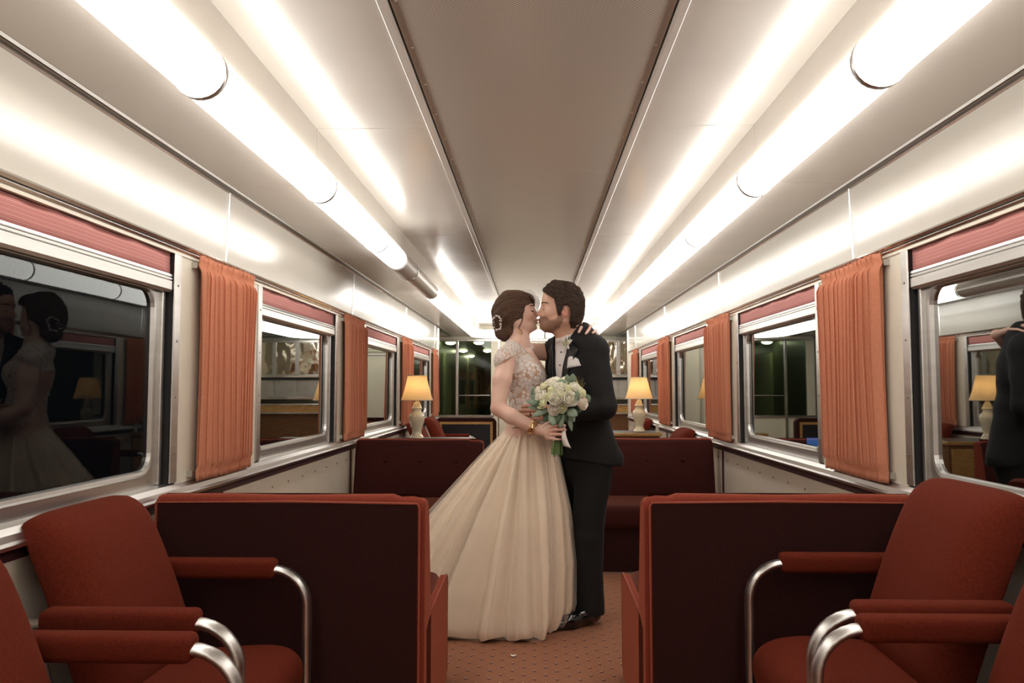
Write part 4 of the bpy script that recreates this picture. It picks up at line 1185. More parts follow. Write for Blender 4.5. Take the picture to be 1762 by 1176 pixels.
r_ = np.sqrt((V[:, 0] - ear_px[0]) ** 2 + (V[:, 2] - ear_px[2]) ** 2)
sh = .5 + .5 * np.sin(r_ * 900 + 5 * vnoise(V[:, 0], V[:, 1], V[:, 2], 50, 9))
C = np.array((.042, .024, .016)) * (.6 + .9 * sh)[:, None]
g_hair = gpart(field_obj('hair', V, F_, 'hair', None, C))
so_ = strands('hair_strands', g_hair, ear_px, 5200, .034, (.072, .042, .027), .005, 51, .12, lambda c: c[:, 1] < 4.29, .0010, .25); so_.parent = g_hair
# brows and closed lashes
gt_ = hits_on(g_body)
snapg = lambda P, e: [np.array(gt_.find_nearest(Vector(p))[0]) + np.array(gt_.find_nearest(Vector(p))[1]) * e for p in P]
for s_ in (-1, 1):
    b0 = np.array((0.0550, 4.2500, 1.6884)); pth = [b0 + (-.002, s_ * .013, .000), b0 + (.001, s_ * .030, .004), b0 + (.012, s_ * .046, .003), b0 + (.024, s_ * .056, -.003)]
    m_ = MB(); m_.tube(snapg(pth, .001), [.0024, .0034, .0030, .0014], 8)
    gpart(obj('eyebrow', m_, 'lash', smooth=True))
    e0 = np.array((0.0534, 4.2500, 1.6575)); pth = [e0 + (.001, s_ * .018, 0), e0 + (-.0015, s_ * .031, -.002), e0 + (.009, s_ * .044, .000)]
    gpart(obj('eyelashes', MB().tube(snapg(pth, .0006), [.0012, .002, .0012], 6), 'lash', smooth=True))

# ---- shirt, jacket, trousers, shoes
def trunk(Fd, g, k=.035):
    Fd.cone(g_sc + (0, 0, -.02), g_chest, .145 + g, .165 + g, k, flat=(GF, 1.42))
    Fd.cone(g_chest, g_waist, .165 + g, .145 + g, k, flat=(GF, 1.38))
    Fd.cone(g_waist, g_hip + (0, 0, .02), .145 + g, .165 + g, k, flat=(GF, 1.35))
    Fd.cone(g_sl, g_sr, .050 + g, .050 + g, k)
    Fd.cone(g_neck + (.01, 0, -.005), g_sl, .058 + g, .050 + g, .03); Fd.cone(g_neck, g_sr, .058 + g, .050 + g, .03)
S = Field((.0, 4.02, .95), (.46, 4.62, 1.60), .0045)
trunk(S, -.004)
S.cone((0.1689, 4.2750, 1.5229), g_neck + (0, 0, -.01), .063, .070, .02)          # collar band
S.clip(lambda x, y, z: (z - 1.512) - .62 * (x - .175) + 0 * y)
V, F_ = S.mesh(1); gpart(field_obj('shirt', V, F_, 'shirt_white'))

J = Field((-.08, 3.92, .76), (.62, 4.72, 1.62), .0052)
trunk(J, .012)
J.cone(g_sl + (0, 0, -.005), g_el, .068, .058, .03); J.cone(g_el, g_wl + (-.01, 0, 0), .058, .044, .02)
J.cone(g_sr, g_er, .066, .056, .03); J.cone(g_er, g_wr, .056, .044, .02)
# skirts of the jacket, kicked out at the back
J.cone(g_waist, (0.2907, 4.3400, 0.8259), .15, .178, .04, flat=(GF, 1.25))
J.cone((0.3451, 4.3000, 1.0153), (0.4216, 4.2700, 0.8573), .045, .055, .04)
def jclip(x, y, z):
    px, py = x - g_chest[0], y - g_chest[1]
    l = px * GL[0] + py * GL[1]; f = px * GF[0] + py * GF[1]
    w = np.clip((z - 1.16) / (1.50 - 1.16), 0, 1.3) * .070
    wedge = np.maximum(np.maximum(np.abs(l + .0) - w, -(f - .02)), 1.16 - z)     # negative inside the V opening
    hem = (.842 + .02 * np.sin(9 * x)) - z
    nk = (z - 1.515) - .30 * (x - .20)
    nkin = np.sqrt((x - (g_neck[0] - .004)) ** 2 + (y - g_neck[1]) ** 2) - .075
    return np.maximum(np.maximum(-wedge, hem), np.maximum(-np.maximum(nkin, 1.47 - z), -1) )
J.clip(jclip)
V, F_ = J.mesh(1)
# cloth creases
n_ = vnoise(V[:, 0], V[:, 1], V[:, 2], 30, 12) * .003
g_jacket = gpart(field_obj('jacket', V + np.stack([n_, n_ * .5, 0 * n_], 1), F_, 'suit_black'))
jt = hits_on(g_jacket)
def on_front(l, z, lift=.004, tree=None, f0=.6, shift=0.0):
    o_ = Vector(g_chest + GL * l + GF * f0); o_.z = z
    h = (tree or jt).ray_cast(o_, Vector(-GF))
    if h[0] is None: return None
    return np.array(h[0]) + GF * lift
def patch(poly, lift, name, m, nu=10, thick=.004, tree=None, parent=None):
    """quad patch poly=4 corners (l,z) laid over the chest"""
    a, b_, c, d = poly; rows = []
    for i in range(nu + 1):
        u = i / nu; row = []
        for j in range(5):
            v = j / 4
            l = (a[0] * (1 - u) + d[0] * u) * (1 - v) + (b_[0] * (1 - u) + c[0] * u) * v
            z = (a[1] * (1 - u) + d[1] * u) * (1 - v) + (b_[1] * (1 - u) + c[1] * u) * v
            p_ = on_front(l, z, lift, tree)
            if p_ is None: p_ = on_front(l * .8, z - .01, lift, tree)
            row.append(p_ if p_ is not None else (row[-1] if row else rows[-1][j]))
        rows.append(row)
    return gpart(obj(name, MB().grid(rows), m, smooth=True, solid=thick), parent)
for s_ in (1, -1):
    patch([(s_ * .071, 1.485), (s_ * .128, 1.440), (s_ * .012, 1.165), (s_ * .004, 1.165)], .005, 'lapel', 'satin_black')
# shirt studs and placket
st = hits_on(bpy.data.objects['shirt'])
for z in (1.43, 1.36, 1.29, 1.22):
    p_ = on_front(.004, z, .002, st)
    if p_ is not None: gpart(obj('shirt_stud', MB().ball(p_, .0045, 8, 6), 'satin_black', smooth=True))
# wing collar points
for s_ in (1, -1):
    base_ = g_neck + GF * .070 + GL * (s_ * .012)
    m_ = MB(); tip = base_ + GL * (s_ * .036) + GF * .006 + np.array((0, 0, -.016)); top = base_ + GL * (s_ * .020) + np.array((0, 0, .030)) - GF * .010
    m_.grid([[tuple(base_ + (0, 0, -.008)), tuple(base_ + (0, 0, .026))], [tuple(tip), tuple(top)]])
    gpart(obj('collar_point', m_, 'shirt_white', solid=.004))
# ivory bow tie
bc_ = g_neck + GF * .088 + np.array((0, 0, -.002))
bow = []
for s_ in (1, -1):
    rows = []
    for i in range(7):
        u = i / 6; w = .010 + .020 * u - .004 * (u > .95); rows.append([tuple(bc_ + GL * (s_ * (.006 + .052 * u)) + GF * (.012 * math.sin(math.pi * (.25 + .75 * u)) * math.cos(a) * .8 - .02 * u) + np.array((0, 0, w * math.sin(a)))) for a in np.linspace(0, 2 * math.pi, 12, endpoint=False)])
    gpart(obj('bow_wing', MB().grid(rows, closed_v=True, cap=True), 'bow_ivory', smooth=True))
gpart(obj('bow_knot', MB().ball(bc_ + GF * .006, (.011, .011, .014), 12, 8), 'bow_ivory', smooth=True))
# pocket square: folded white cloth standing out of the breast pocket
pz, pl = 1.372, .108
rows = []
for i in range(7):
    u = i / 6; row = []
    for j in range(5):
        v = j / 4
        l = pl - .036 + .072 * u * (1 - .25 * v) + .004 * v; z = pz - .030 + .012 * u + v * (.062 - .035 * abs(u - .25))
        p_ = on_front(l, z, .006 + .005 * math.sin(u * 7) * v)
        row.append(p_ if p_ is not None else row[-1])
    rows.append(row)
gpart(obj('pocket_square', MB().grid(rows), 'shirt_white', smooth=True, solid=.004))

T = Field((.02, 4.08, .02), (.48, 4.66, .98), .006)
g_kl, g_al = np.array((0.2784, 4.2800, 0.4497)), np.array((0.2945, 4.2800, 0.0662))
g_kr, g_ar = np.array((0.2576, 4.4500, 0.4344)), np.array((0.2759, 4.4700, 0.0520))
T.cone(g_waist + (0, 0, -.05), g_hip, .135, .155, .03, flat=(GF, 1.3))
hl, hr_ = g_hip + GL * .085, g_hip - GL * .085
T.cone(hl, g_kl, .100, .082, .03); T.cone(g_kl, g_al + (0, 0, -.01), .082, .074, .02)
T.cone(hr_, g_kr, .100, .082, .03); T.cone(g_kr, g_ar + (0, 0, -.01), .082, .074, .02)
T.clip(lambda x, y, z: .055 - z + 0 * x + 0 * y)
V, F_ = T.mesh(1); n_ = vnoise(V[:, 0], V[:, 1], V[:, 2], 25, 15) * .004
gpart(field_obj('trousers', V + np.stack([n_, n_ * .5, 0 * n_], 1), F_, 'suit_black'))
for heel, toe in (((0.3387, 4.3000, 0.0430), (0.1378, 4.1700, 0.0189)), ((0.3162, 4.5000, 0.0254), (0.1262, 4.3800, 0.0069))):
    heel = np.array(heel); toe = np.array(toe); d_ = toe - heel; d_[2] = 0; d_ /= np.linalg.norm(d_)
    h0 = np.array((heel[0], heel[1], 0)); L_ = .285
    Fs = Field(h0 + (-.34, -.34, -.0), h0 + (.30, .30, .20), .0042)
    P_ = lambda a, z, s=0: h0 + d_ * a + np.array((-d_[1], d_[0], 0)) * s + np.array((0, 0, z))
    Fs.cone(P_(.03, .045), P_(.09, .05), .036, .038, .02); Fs.cone(P_(.09, .05), P_(.19, .036), .040, .043, .03); Fs.cone(P_(.19, .034), P_(.262, .026), .042, .026, .03)
    Fs.cone(P_(.035, .07), P_(.04, .13), .038, .040, .02)
    Fs.clip(lambda x, y, z: .006 - z + 0 * x + 0 * y)
    V, F_ = Fs.mesh(1); so = gpart(field_obj('shoe', V, F_, 'patent_leather'))
    lc = MB()
    for q in range(3): lc.tube([tuple(P_(.105 + q * .02, .088 - q * .006, -.02)), tuple(P_(.11 + q * .02, .094 - q * .007, 0)), tuple(P_(.105 + q * .02, .088 - q * .006, .02))], .003, 6)
    lo_ = obj('laces', lc, 'satin_black', so, smooth=True); lo_['kind'] = 'stuff'
# black ring on his hand
rc = np.array((-0.0183, 4.1080, 1.1047)); gpart(obj('finger_ring', MB().tube([tuple(rc + (.0015 * math.cos(a), .0105 * math.cos(a), .0108 * math.sin(a))) for a in np.linspace(0, 2 * math.pi, 17)], .0028, 8), 'ring_black', smooth=True))
# ================================================================== BRIDE
bride = empty('person', (-0.05, 4.27, 0))
tag(bride, 'woman in lace bodice and champagne tulle gown, hair pinned up, kissing the groom', 'person')
BINV = Matrix.Translation((0.05, -4.27, 0))
def bpart(o, parent=None):
    o.parent = parent or bride
    if parent is None: o.matrix_parent_inverse = BINV
    return o
BF = np.array((.97, -.24, 0)); BR = np.array((-.24, -.97, 0))    # where she faces, her right (towards the viewer)
b_neck = np.array((-0.0843, 4.2800, 1.4704)); b_chest = np.array((-0.0656, 4.2800, 1.3265)); b_waist = np.array((-0.0377, 4.2800, 1.1211)); b_hip = np.array((-0.0441, 4.2800, 0.9540))
b_sr = np.array((-0.1392, 4.1450, 1.4023)); b_sl = np.array((-0.0481, 4.4050, 1.4387))
b_er = np.array((-0.1831, 4.0500, 1.1357)); b_wr = np.array((0.0168, 3.9850, 1.0335))
b_el = np.array((0.1839, 4.5000, 1.4429)); b_wl = np.array((0.3309, 4.4000, 1.5312))
def b_trunk(Fd, g=0.0, k=.03):
    Fd.cone(b_neck + (.0, 0, -.03), b_chest, .085 + g, .125 + g, k, flat=(BF, 1.30))
    Fd.cone(b_chest, b_waist, .122 + g, .105 + g, k, flat=(BF, 1.28))
    Fd.cone(b_waist, b_hip, .105 + g, .15 + g, k, flat=(BF, 1.2))
    for s_ in (-1, 1):
        Fd.ell(b_chest + BF * .060 + BR * (s_ * .058) + np.array((0, 0, -.012)), (.054 + g, .055 + g, .056 + g), .05)
    Fd.cone(b_sr, b_sl, .046 + g, .044 + g, k)
    Fd.cone(b_neck, b_sr + (.004, .02, .006), .042 + g, .044 + g, .03); Fd.cone(b_neck, b_sl, .042 + g, .044 + g, .03)
B = Field((-.27, 3.86, .98), (.40, 4.62, 1.78), .0034)
b_trunk(B)
B.chain([b_sr, np.array((-0.1642, 4.0900, 1.2776)), b_er], [.050, .046, .037], .02)
B.chain([b_er, np.array((-0.1144, 4.0200, 1.0956)), b_wr], [.037, .039, .0265], .012)
B.chain([b_sl, np.array((0.0683, 4.4500, 1.4407)), b_el], [.050, .046, .038], .02)
B.chain([b_el, b_wl], [.038, .027], .012)
# neck and head
B.cone((-0.0815, 4.3000, 1.5725), b_neck, .046, .047, .02); B.cone((-0.0563, 4.3000, 1.5598), b_neck + (.01, 0, .0), .036, .040, .03)
B.ell((-0.1098, 4.3000, 1.6642), (.090, .072, .097), .0)
B.ell((-0.0562, 4.3000, 1.6356), (.056, .058, .078), .03)
B.ell((-0.0372, 4.3000, 1.7052), (.030, .052, .042), .03)
for s_ in (-1, 1):
    B.cone(np.array((-0.0846, 4.3000, 1.5883)) + (0, s_ * .044, 0), np.array((-0.0154, 4.3000, 1.5660)) + (0, s_ * .014, 0), .024, .017, .025)
    B.ell(np.array((-0.0342, 4.3000, 1.6261)) + (0, s_ * .036, 0), (.022, .019, .024), .02)
B.cone((-0.0815, 4.3000, 1.6041), (-0.0248, 4.3000, 1.5850), .046, .030, .03)
B.ell((0.0003, 4.3000, 1.5660), (.0165, .018, .014), .014)
B.ell((-0.0121, 4.3000, 1.6861), (.012, .042, .010), .014)
for s_ in (-1, 1):
    B.ell(np.array((0.0037, 4.3000, 1.6592)) + (0, s_ * .030, 0), (.012, .017, .010), .010, op='sub')
    B.ell(np.array((-0.0127, 4.3000, 1.6576)) + (0, s_ * .028, 0), (.0125, .015, .011), .004)
B.cone((-0.0058, 4.3000, 1.6766), (0.0146, 4.3000, 1.6354), .007, .009, .010)
B.ell((0.0171, 4.3000, 1.6323), (.0085, .0095, .0075), .006)
for s_ in (-1, 1): B.ell(np.array((0.0067, 4.3000, 1.6282)) + (0, s_ * .010, 0), (.008, .006, .006), .005)
B.ell((0.0130, 4.3000, 1.6054), (.0125, .020, .0055), .005); B.ell((0.0111, 4.3000, 1.5928), (.0125, .018, .0062), .004)
B.ell((0.0004, 4.3000, 1.6165), (.012, .024, .010), .012)
# right hand closed round the flower stems
B.cone(b_wr, (0.0712, 3.9550, 1.0194), .025, .026, .012, flat=((0, 1, 0), 1.35))
B.cone((0.0768, 3.9450, 1.0413), (0.0710, 3.9500, 0.9954), .017, .016, .012, flat=((0, 1, 0), 1.2))
for pts, r in (([(0.0823, 3.9360, 1.0460), (0.1043, 3.9050, 1.0559), (0.1324, 3.8990, 1.0576), (0.1515, 3.9180, 1.0540)], .0086),
               ([(0.0851, 3.9340, 1.0276), (0.1069, 3.8990, 1.0351), (0.1351, 3.8950, 1.0367), (0.1528, 3.9170, 1.0342)], .0090),
               ([(0.0836, 3.9360, 1.0090), (0.1041, 3.9020, 1.0124), (0.1294, 3.8980, 1.0126), (0.1457, 3.9180, 1.0116)], .0087),
               ([(0.0780, 3.9400, 0.9932), (0.0986, 3.9120, 0.9892), (0.1183, 3.9060, 0.9854), (0.1343, 3.9200, 0.9874)], .0078)):
    B.chain(pts, [r * 1.1, r, r * .93, r * .8], .0035)
B.chain([(0.0484, 3.9650, 1.0460), (0.0773, 3.9680, 1.0660), (0.1065, 3.9850, 1.0668), (0.1271, 3.9950, 1.0620)], [.014, .0115, .010, .0085], .006)
# left hand lying over his shoulder
def onj(p, r):
    p = Vector(p); c, n, _, d = jt.find_nearest(p)
    inside = (p - c).dot(n) < 0
    return np.array(c + n * (r + .001)) if inside or d < r else np.array(p)
B.cone(b_wl, (0.2838, 4.3150, 1.5570), .025, .023, .012, flat=((0, 0, 1), 1.3))
B.cone((0.2641, 4.3000, 1.5654), (0.2974, 4.2850, 1.5422), .016, .016, .012)
for pts, r in (([(0.2579, 4.3000, 1.5749), (0.2464, 4.2620, 1.5890), (0.2353, 4.2320, 1.5803), (0.2281, 4.2140, 1.5634)], .0085),
               ([(0.2760, 4.2900, 1.5614), (0.2634, 4.2380, 1.5652), (0.2491, 4.2070, 1.5443), (0.2390, 4.1920, 1.5232)], .0088),
               ([(0.2940, 4.2800, 1.5481), (0.2903, 4.2260, 1.5518), (0.2816, 4.1900, 1.5307), (0.2745, 4.1760, 1.5083)], .0085),
               ([(0.3095, 4.2800, 1.5355), (0.3148, 4.2260, 1.5348), (0.3122, 4.1920, 1.5170), (0.3079, 4.1760, 1.4976)], .0075)):
    pts = [onj(p_, r) for p_ in pts]
    B.chain(pts, [r * 1.1, r, r * .93, r * .8], .0035)
B.chain([(0.2691, 4.3300, 1.5646), (0.2434, 4.3200, 1.5844), (0.2234, 4.3000, 1.5781)], [.013, .0105, .0085], .006)
V, F_ = B.mesh(1)
base = np.array((.78, .51, .405)); flush = np.array((.66, .30, .235)); lip = np.array((.52, .17, .15))
C = np.tile(base, (len(V), 1)) * (1 + .04 * vnoise(V[:, 0], V[:, 1], V[:, 2], 70, 21))[:, None]
for s_ in (-1, 1): C = blob(C, V, np.array((-0.0311, 4.3000, 1.6166)) + (0, s_ * .045, 0), (.03, .025, .025), flush, .55)
C = blob(C, V, (0.0193, 4.3000, 1.5991), (.010, .020, .0085), lip, .9)
for s_ in (-1, 1): C = blob(C, V, np.array((-0.0089, 4.3000, 1.6592)) + (0, s_ * .029, 0), (.012, .017, .010), (.25, .13, .10), .55)
C = blob(C, V, (0.1211, 3.9000, 1.0238), (.05, .05, .05), flush, .6); C = blob(C, V, (0.2672, 4.2500, 1.5553), (.05, .08, .05), flush, .6); C = blob(C, V, b_er, (.05, .05, .04), flush, .45)
b_body = bpart(field_obj('body', V, F_, 'skin', None, np.clip(C, 0, 1)))
bt_ = hits_on(b_body)
snap = lambda t, P, e: [np.array(t.find_nearest(Vector(p))[0]) + np.array(t.find_nearest(Vector(p))[1]) * e for p in P]
# brows / lashes
for s_ in (-1, 1):
    b0 = np.array((-0.0058, 4.3000, 1.6814)); pth = [b0 + (.001, s_ * .012, 0), b0 + (-.001, s_ * .026, .003), b0 + (-.010, s_ * .040, .002), b0 + (-.020, s_ * .048, -.003)]
    bpart(obj('eyebrow', MB().tube(snap(bt_, pth, .0006), [.002, .003, .0026, .0012], 8), 'lash', smooth=True))
    e0 = np.array((-0.0039, 4.3000, 1.6513)); pth = [e0 + (-.001, s_ * .016, 0), e0 + (.002, s_ * .028, -.003), e0 + (-.007, s_ * .042, -.001), e0 + (-.012, s_ * .047, .001)]
    bpart(obj('eyelashes', MB().tube(snap(bt_, pth, .0006), [.001, .0022, .0024, .0008], 6), 'lash', smooth=True))

# ---- hair: swept-back crown, fringe and low chignon
H = Field((-.27, 4.15, 1.42), (.05, 4.45, 1.80), .0032)
H.ell((-0.1193, 4.3000, 1.6643), (.101, .090, .104), 0); H.ell((-0.1666, 4.3000, 1.6264), (.060, .080, .072), .03)
H.ell((-0.0593, 4.3000, 1.7053), (.062, .066, .055), .03)
H.ell((-0.1571, 4.3000, 1.5474), (.060, .062, .054), .02); H.ell((-0.1666, 4.3000, 1.5916), (.052, .06, .05), .02)
hp = [(-0.1224, 4.3000, 1.7785), (-0.0687, 4.3000, 1.7751), (-0.0309, 4.3000, 1.7591), (-0.0057, 4.3000, 1.7368), (0.0069, 4.3000, 1.7082), (0.0006, 4.3000, 1.6924), (-0.0215, 4.3000, 1.6925), (-0.0404, 4.3000, 1.6830), (-0.0515, 4.3000, 1.6641), (-0.0562, 4.3000, 1.6261), (-0.0626, 4.3000, 1.5914), (-0.0783, 4.3000, 1.5598), (-0.1004, 4.3000, 1.5378), (-0.1098, 4.3000, 1.5094), (-0.1413, 4.3000, 1.4842), (-0.1917, 4.3000, 1.4875), (-0.2201, 4.3000, 1.5222), (-0.2264, 4.3000, 1.5633), (-0.2234, 4.3000, 1.6044), (-0.2329, 4.3000, 1.6424), (-0.2235, 4.3000, 1.6994), (-0.1919, 4.3000, 1.7501), (-0.1540, 4.3000, 1.7754)]
H.clip(lambda x, y, z: polysdf(x + 0 * y, z + 0 * y, [(p[0], p[2]) for p in hp]))
piv = (-0.0815, 4.3000, 1.5598)
def bwave(x, y, z):
    r = np.sqrt((x - piv[0]) ** 2 + (z - piv[2]) ** 2)
    return .0016 * np.sin(r * 430 + 4 * vnoise(x, y, z, 22, 31)) + .0022 * np.sin(r * 150 + 2.5 * vnoise(x, y, z, 15, 33)) - .008 * np.exp(-((x - piv[0] + .112 - .3 * (z - 1.56)) ** 2 + (z - 1.556) ** 2) / .0006)
H.displace(bwave)
V, F_ = H.mesh(0)
r_ = np.sqrt((V[:, 0] - piv[0]) ** 2 + (V[:, 2] - piv[2]) ** 2)
sh = .5 + .5 * np.sin(r_ * 620 + 6 * vnoise(V[:, 0], V[:, 1], V[:, 2], 26, 35)); sh2 = .5 + .5 * vnoise(V[:, 0], V[:, 1], V[:, 2], 40, 36)
C = np.array((.095, .047, .027)) * (.45 + .75 * sh + .5 * sh2)[:, None]
b_hair = bpart(field_obj('hair', V, F_, 'hair', None, np.clip(C, 0, 1)))
so_ = strands('hair_strands', b_hair, piv, 4600, .07, (.115, .060, .036), .002, 52, .03, lambda c: c[:, 1] < 4.33, .0008, .03); so_.parent = b_hair
# loose strands: fringe wisps and the curl before the ear
mat('hair_strand', (.085, .042, .024), .4)
for k_ in range(9):
    q = k_ / 8; y0 = -.050 + .10 * q
    p0 = np.array((-0.0498, 4.3000, 1.7528)) + (0, y0, 0); p1 = np.array((-0.0151, 4.3000, 1.7368)) + (.002, y0 * 1.05, 0); p2 = np.array((0.0037, 4.3000, 1.7082)) + (.001, y0, -.001 * (k_ % 3)); p3 = np.array((0.0021, 4.3000, 1.6892)) + (0, y0 * .95, -.003 * (k_ % 3))
    bpart(obj('fringe_lock', MB().tube([p0 + (-.004, 0, -.004), p1 + (-.005, 0, -.003), p2 + (-.003, 0, 0), p3], [.006, .008, .006, .0015], 8), 'hair_strand', smooth=True), b_hair).matrix_parent_inverse = Matrix()
    
for s_ in (-1,):
    key = [np.array(x) + (0, s_ * .066, 0) for x in [(-0.0594, 4.3000, 1.6419), (-0.0626, 4.3000, 1.6008), (-0.0752, 4.3000, 1.5724), (-0.0815, 4.3000, 1.5567), (-0.0689, 4.3000, 1.5440), (-0.0626, 4.3000, 1.5314), (-0.0721, 4.3000, 1.5220)]]
    p_ = []
    for a in range(len(key) - 1):
        k0, k1, k2, k3 = key[max(a - 1, 0)], key[a], key[a + 1], key[min(a + 2, len(key) - 1)]
        for u in np.linspace(0, 1, 5, endpoint=False):
            p_.append(.5 * (2 * k1 + (k2 - k0) * u + (2 * k0 - 5 * k1 + 4 * k2 - k3) * u * u + (3 * k1 - k0 - 3 * k2 + k3) * u ** 3))
    bpart(obj('side_curl', MB().tube(p_, list(np.linspace(.0035, .0008, len(p_))), 6), 'hair_strand', smooth=True), b_hair)
# earring and pearl comb
ec = np.array((-0.0756, 4.2350, 1.5424)); bpart(obj('earring', MB().tube([tuple(ec + (.008 * math.cos(a), .001, .012 * math.sin(a) - .004)) for a in np.linspace(0, 2 * math.pi, 17)], .0022, 6), 'gold', smooth=True))
comb = MB(); rr_ = random.Random(4)
ht_ = hits_on(b_hair); cc = np.array((-0.1973, 4.2500, 1.5875))
for k_ in range(64):
    a = 2 * math.pi * k_ / 64
    q_ = cc + (.020 * math.cos(a) + rr_.uniform(-.005, .005), 0, .037 * math.sin(a) + rr_.uniform(-.004, .004))
    hit = ht_.ray_cast(Vector((q_[0], 3.9, q_[2])), Vector((0, 1, 0)))
    if hit[0] is not None: comb.ball(tuple(hit[0] + hit[1] * .003), rr_.uniform(.0024, .0044), 6, 5)
cb = bpart(obj('pearl_comb', comb, 'pearl', smooth=True)); cb['kind'] = 'stuff'
# sheer blusher veil standing up behind the fringe
def _sheer(name, col, alpha, rough=.6):
    m = bpy.data.materials.new(name); m.use_nodes = True; MATS[name] = m
    t = m.node_tree; N = t.nodes.new; L = t.links.new; b = t.nodes['Principled BSDF']
    b.inputs['Base Color'].default_value = (*col, 1); b.inputs['Roughness'].default_value = rough
    tr = N('ShaderNodeBsdfTransparent'); mx = N('ShaderNodeMixShader'); lw = N('ShaderNodeLayerWeight'); lw.inputs['Blend'].default_value = .35
    mr = N('ShaderNodeMapRange'); mr.inputs['To Min'].default_value = alpha; mr.inputs['To Max'].default_value = min(1, alpha * 3.2)
    L(lw.outputs['Facing'], mr.inputs['Value']); L(mr.outputs[0], mx.inputs[0]); L(tr.outputs[0], mx.inputs[1]); L(b.outputs[0], mx.inputs[2])
    L(mx.outputs[0], t.nodes['Material Output'].inputs[0])
_sheer('veil_net', (.86, .84, .80), .42)
_sheer('tulle', (.94, .85, .73), .12)
vc = np.array((-0.0346, 4.3600, 1.6926)); rows = []
for i in range(13):
    th = math.pi * i / 12
    rows.append([tuple(vc + (.066 * math.cos(ph) * math.sin(th) + .004 * math.sin(5 * ph), .05 * math.cos(th), .086 * math.sin(ph) * math.sin(th) + .003 * math.sin(9 * th))) for ph in np.linspace(-.5, 2.4, 20)])
bpart(obj('veil', MB().grid(rows), 'veil_net', smooth=True))

# ---- lace bodice
def _lace():
    m, t, b = nt('lace'); N = t.nodes.new; L = t.links.new
    b.inputs['Roughness'].default_value = .75
    tc = N('ShaderNodeTexCoord')
    ns = N('ShaderNodeTexNoise'); ns.inputs['Scale'].default_value = 14; L(tc.outputs['Object'], ns.inputs['Vector'])
    ad = N('ShaderNodeMix'); ad.data_type = 'VECTOR'; ad.inputs[0].default_value = .045; L(tc.outputs['Object'], ad.inputs[4]); L(ns.outputs['Color'], ad.inputs[5])
    v1 = N('ShaderNodeTexVoronoi'); v1.feature = 'SMOOTH_F1'; v1.inputs['Scale'].default_value = 26; L(ad.outputs[1], v1.inputs['Vector'])
    v2 = N('ShaderNodeTexVoronoi'); v2.feature = 'DISTANCE_TO_EDGE'; v2.inputs['Scale'].default_value = 62; L(ad.outputs[1], v2.inputs['Vector'])
    r1 = N('ShaderNodeValToRGB'); r1.color_ramp.elements[0].position = .30; r1.color_ramp.elements[1].position = .60; L(v1.outputs['Distance'], r1.inputs[0])
    r1.color_ramp.elements[0].color = (1, 1, 1, 1); r1.color_ramp.elements[1].color = (0, 0, 0, 1)
    r2 = N('ShaderNodeValToRGB'); r2.color_ramp.elements[0].position = .02; r2.color_ramp.elements[1].position = .10; L(v2.outputs['Distance'], r2.inputs[0])
    r2.color_ramp.elements[0].color = (1, 1, 1, 1); r2.color_ramp.elements[1].color = (.62, .62, .62, 1)
    a = N('ShaderNodeAttribute'); a.attribute_name = 'tint'
    mu = N('ShaderNodeMath'); mu.operation = 'MULTIPLY'; L(r1.outputs[0], mu.inputs[0]); L(r2.outputs[0], mu.inputs[1])
    mxx = N('ShaderNodeMath'); mxx.operation = 'MAXIMUM'; sp = N('ShaderNodeSeparateColor'); L(a.outputs['Color'], sp.inputs[0])
    mu2 = N('ShaderNodeMath'); mu2.operation = 'MULTIPLY'; mu2.inputs[1].default_value = .55; L(sp.outputs[0], mu2.inputs[0])
    L(mu.outputs[0], mxx.inputs[0]); L(mu2.outputs[0], mxx.inputs[1])
    mc = N('ShaderNodeMix'); mc.data_type = 'RGBA'; L(mxx.outputs[0], mc.inputs[0]); mc.inputs[6].default_value = (.60, .36, .24, 1); mc.inputs[7].default_value = (.84, .77, .72, 1)
    L(mc.outputs[2], b.inputs['Base Color'])
    bp = N('ShaderNodeBump'); bp.inputs['Strength'].default_value = .7; bp.inputs['Distance'].default_value = .003; L(mxx.outputs[0], bp.inputs['Height']); L(bp.outputs[0], b.inputs['Normal'])
_lace()
mat('lace_thread', (.86, .80, .755), .7, bump=.2, bscale=500)
D = Field((-.25, 4.00, .98), (.12, 4.54, 1.52), .0034)
b_trunk(D, .0045)
D.cone(b_sr + (0, 0, .002), (-0.1536, 4.1250, 1.3803), .057, .056, .012); D.cone(b_sl, (-0.0160, 4.4200, 1.4394), .055, .053, .012)
scal = lambda s: .0045 * np.abs(np.sin(s * 150))
neckl = [(-0.2786, 4.2800, 1.4958), (-0.1281, 4.2800, 1.4956), (-0.0843, 4.2800, 1.4830), (-0.0499, 4.2800, 1.4484), (-0.0124, 4.2800, 1.4015), (0.0281, 4.2800, 1.3546), (0.0685, 4.2800, 1.3077), (0.0839, 4.2800, 1.2330), (0.0771, 4.2800, 1.0283), (-0.1218, 4.2800, 1.0281), (-0.1468, 4.2800, 1.3266), (-0.2783, 4.2800, 1.3267)]
sleeve = [(-0.2031, 4.1500, 1.3601), (-0.1727, 4.1500, 1.3752), (-0.1455, 4.1500, 1.4025), (-0.1181, 4.1500, 1.4176), (-0.0817, 4.1500, 1.4358), (-0.0575, 4.1500, 1.4266), (-0.0424, 4.1500, 1.3236), (-0.0427, 4.1500, 1.0823), (0.1230, 4.1500, 1.0825), (0.1247, 4.1500, 1.5662), (-0.2704, 4.1500, 1.5670), (-0.2699, 4.1500, 1.3601)]
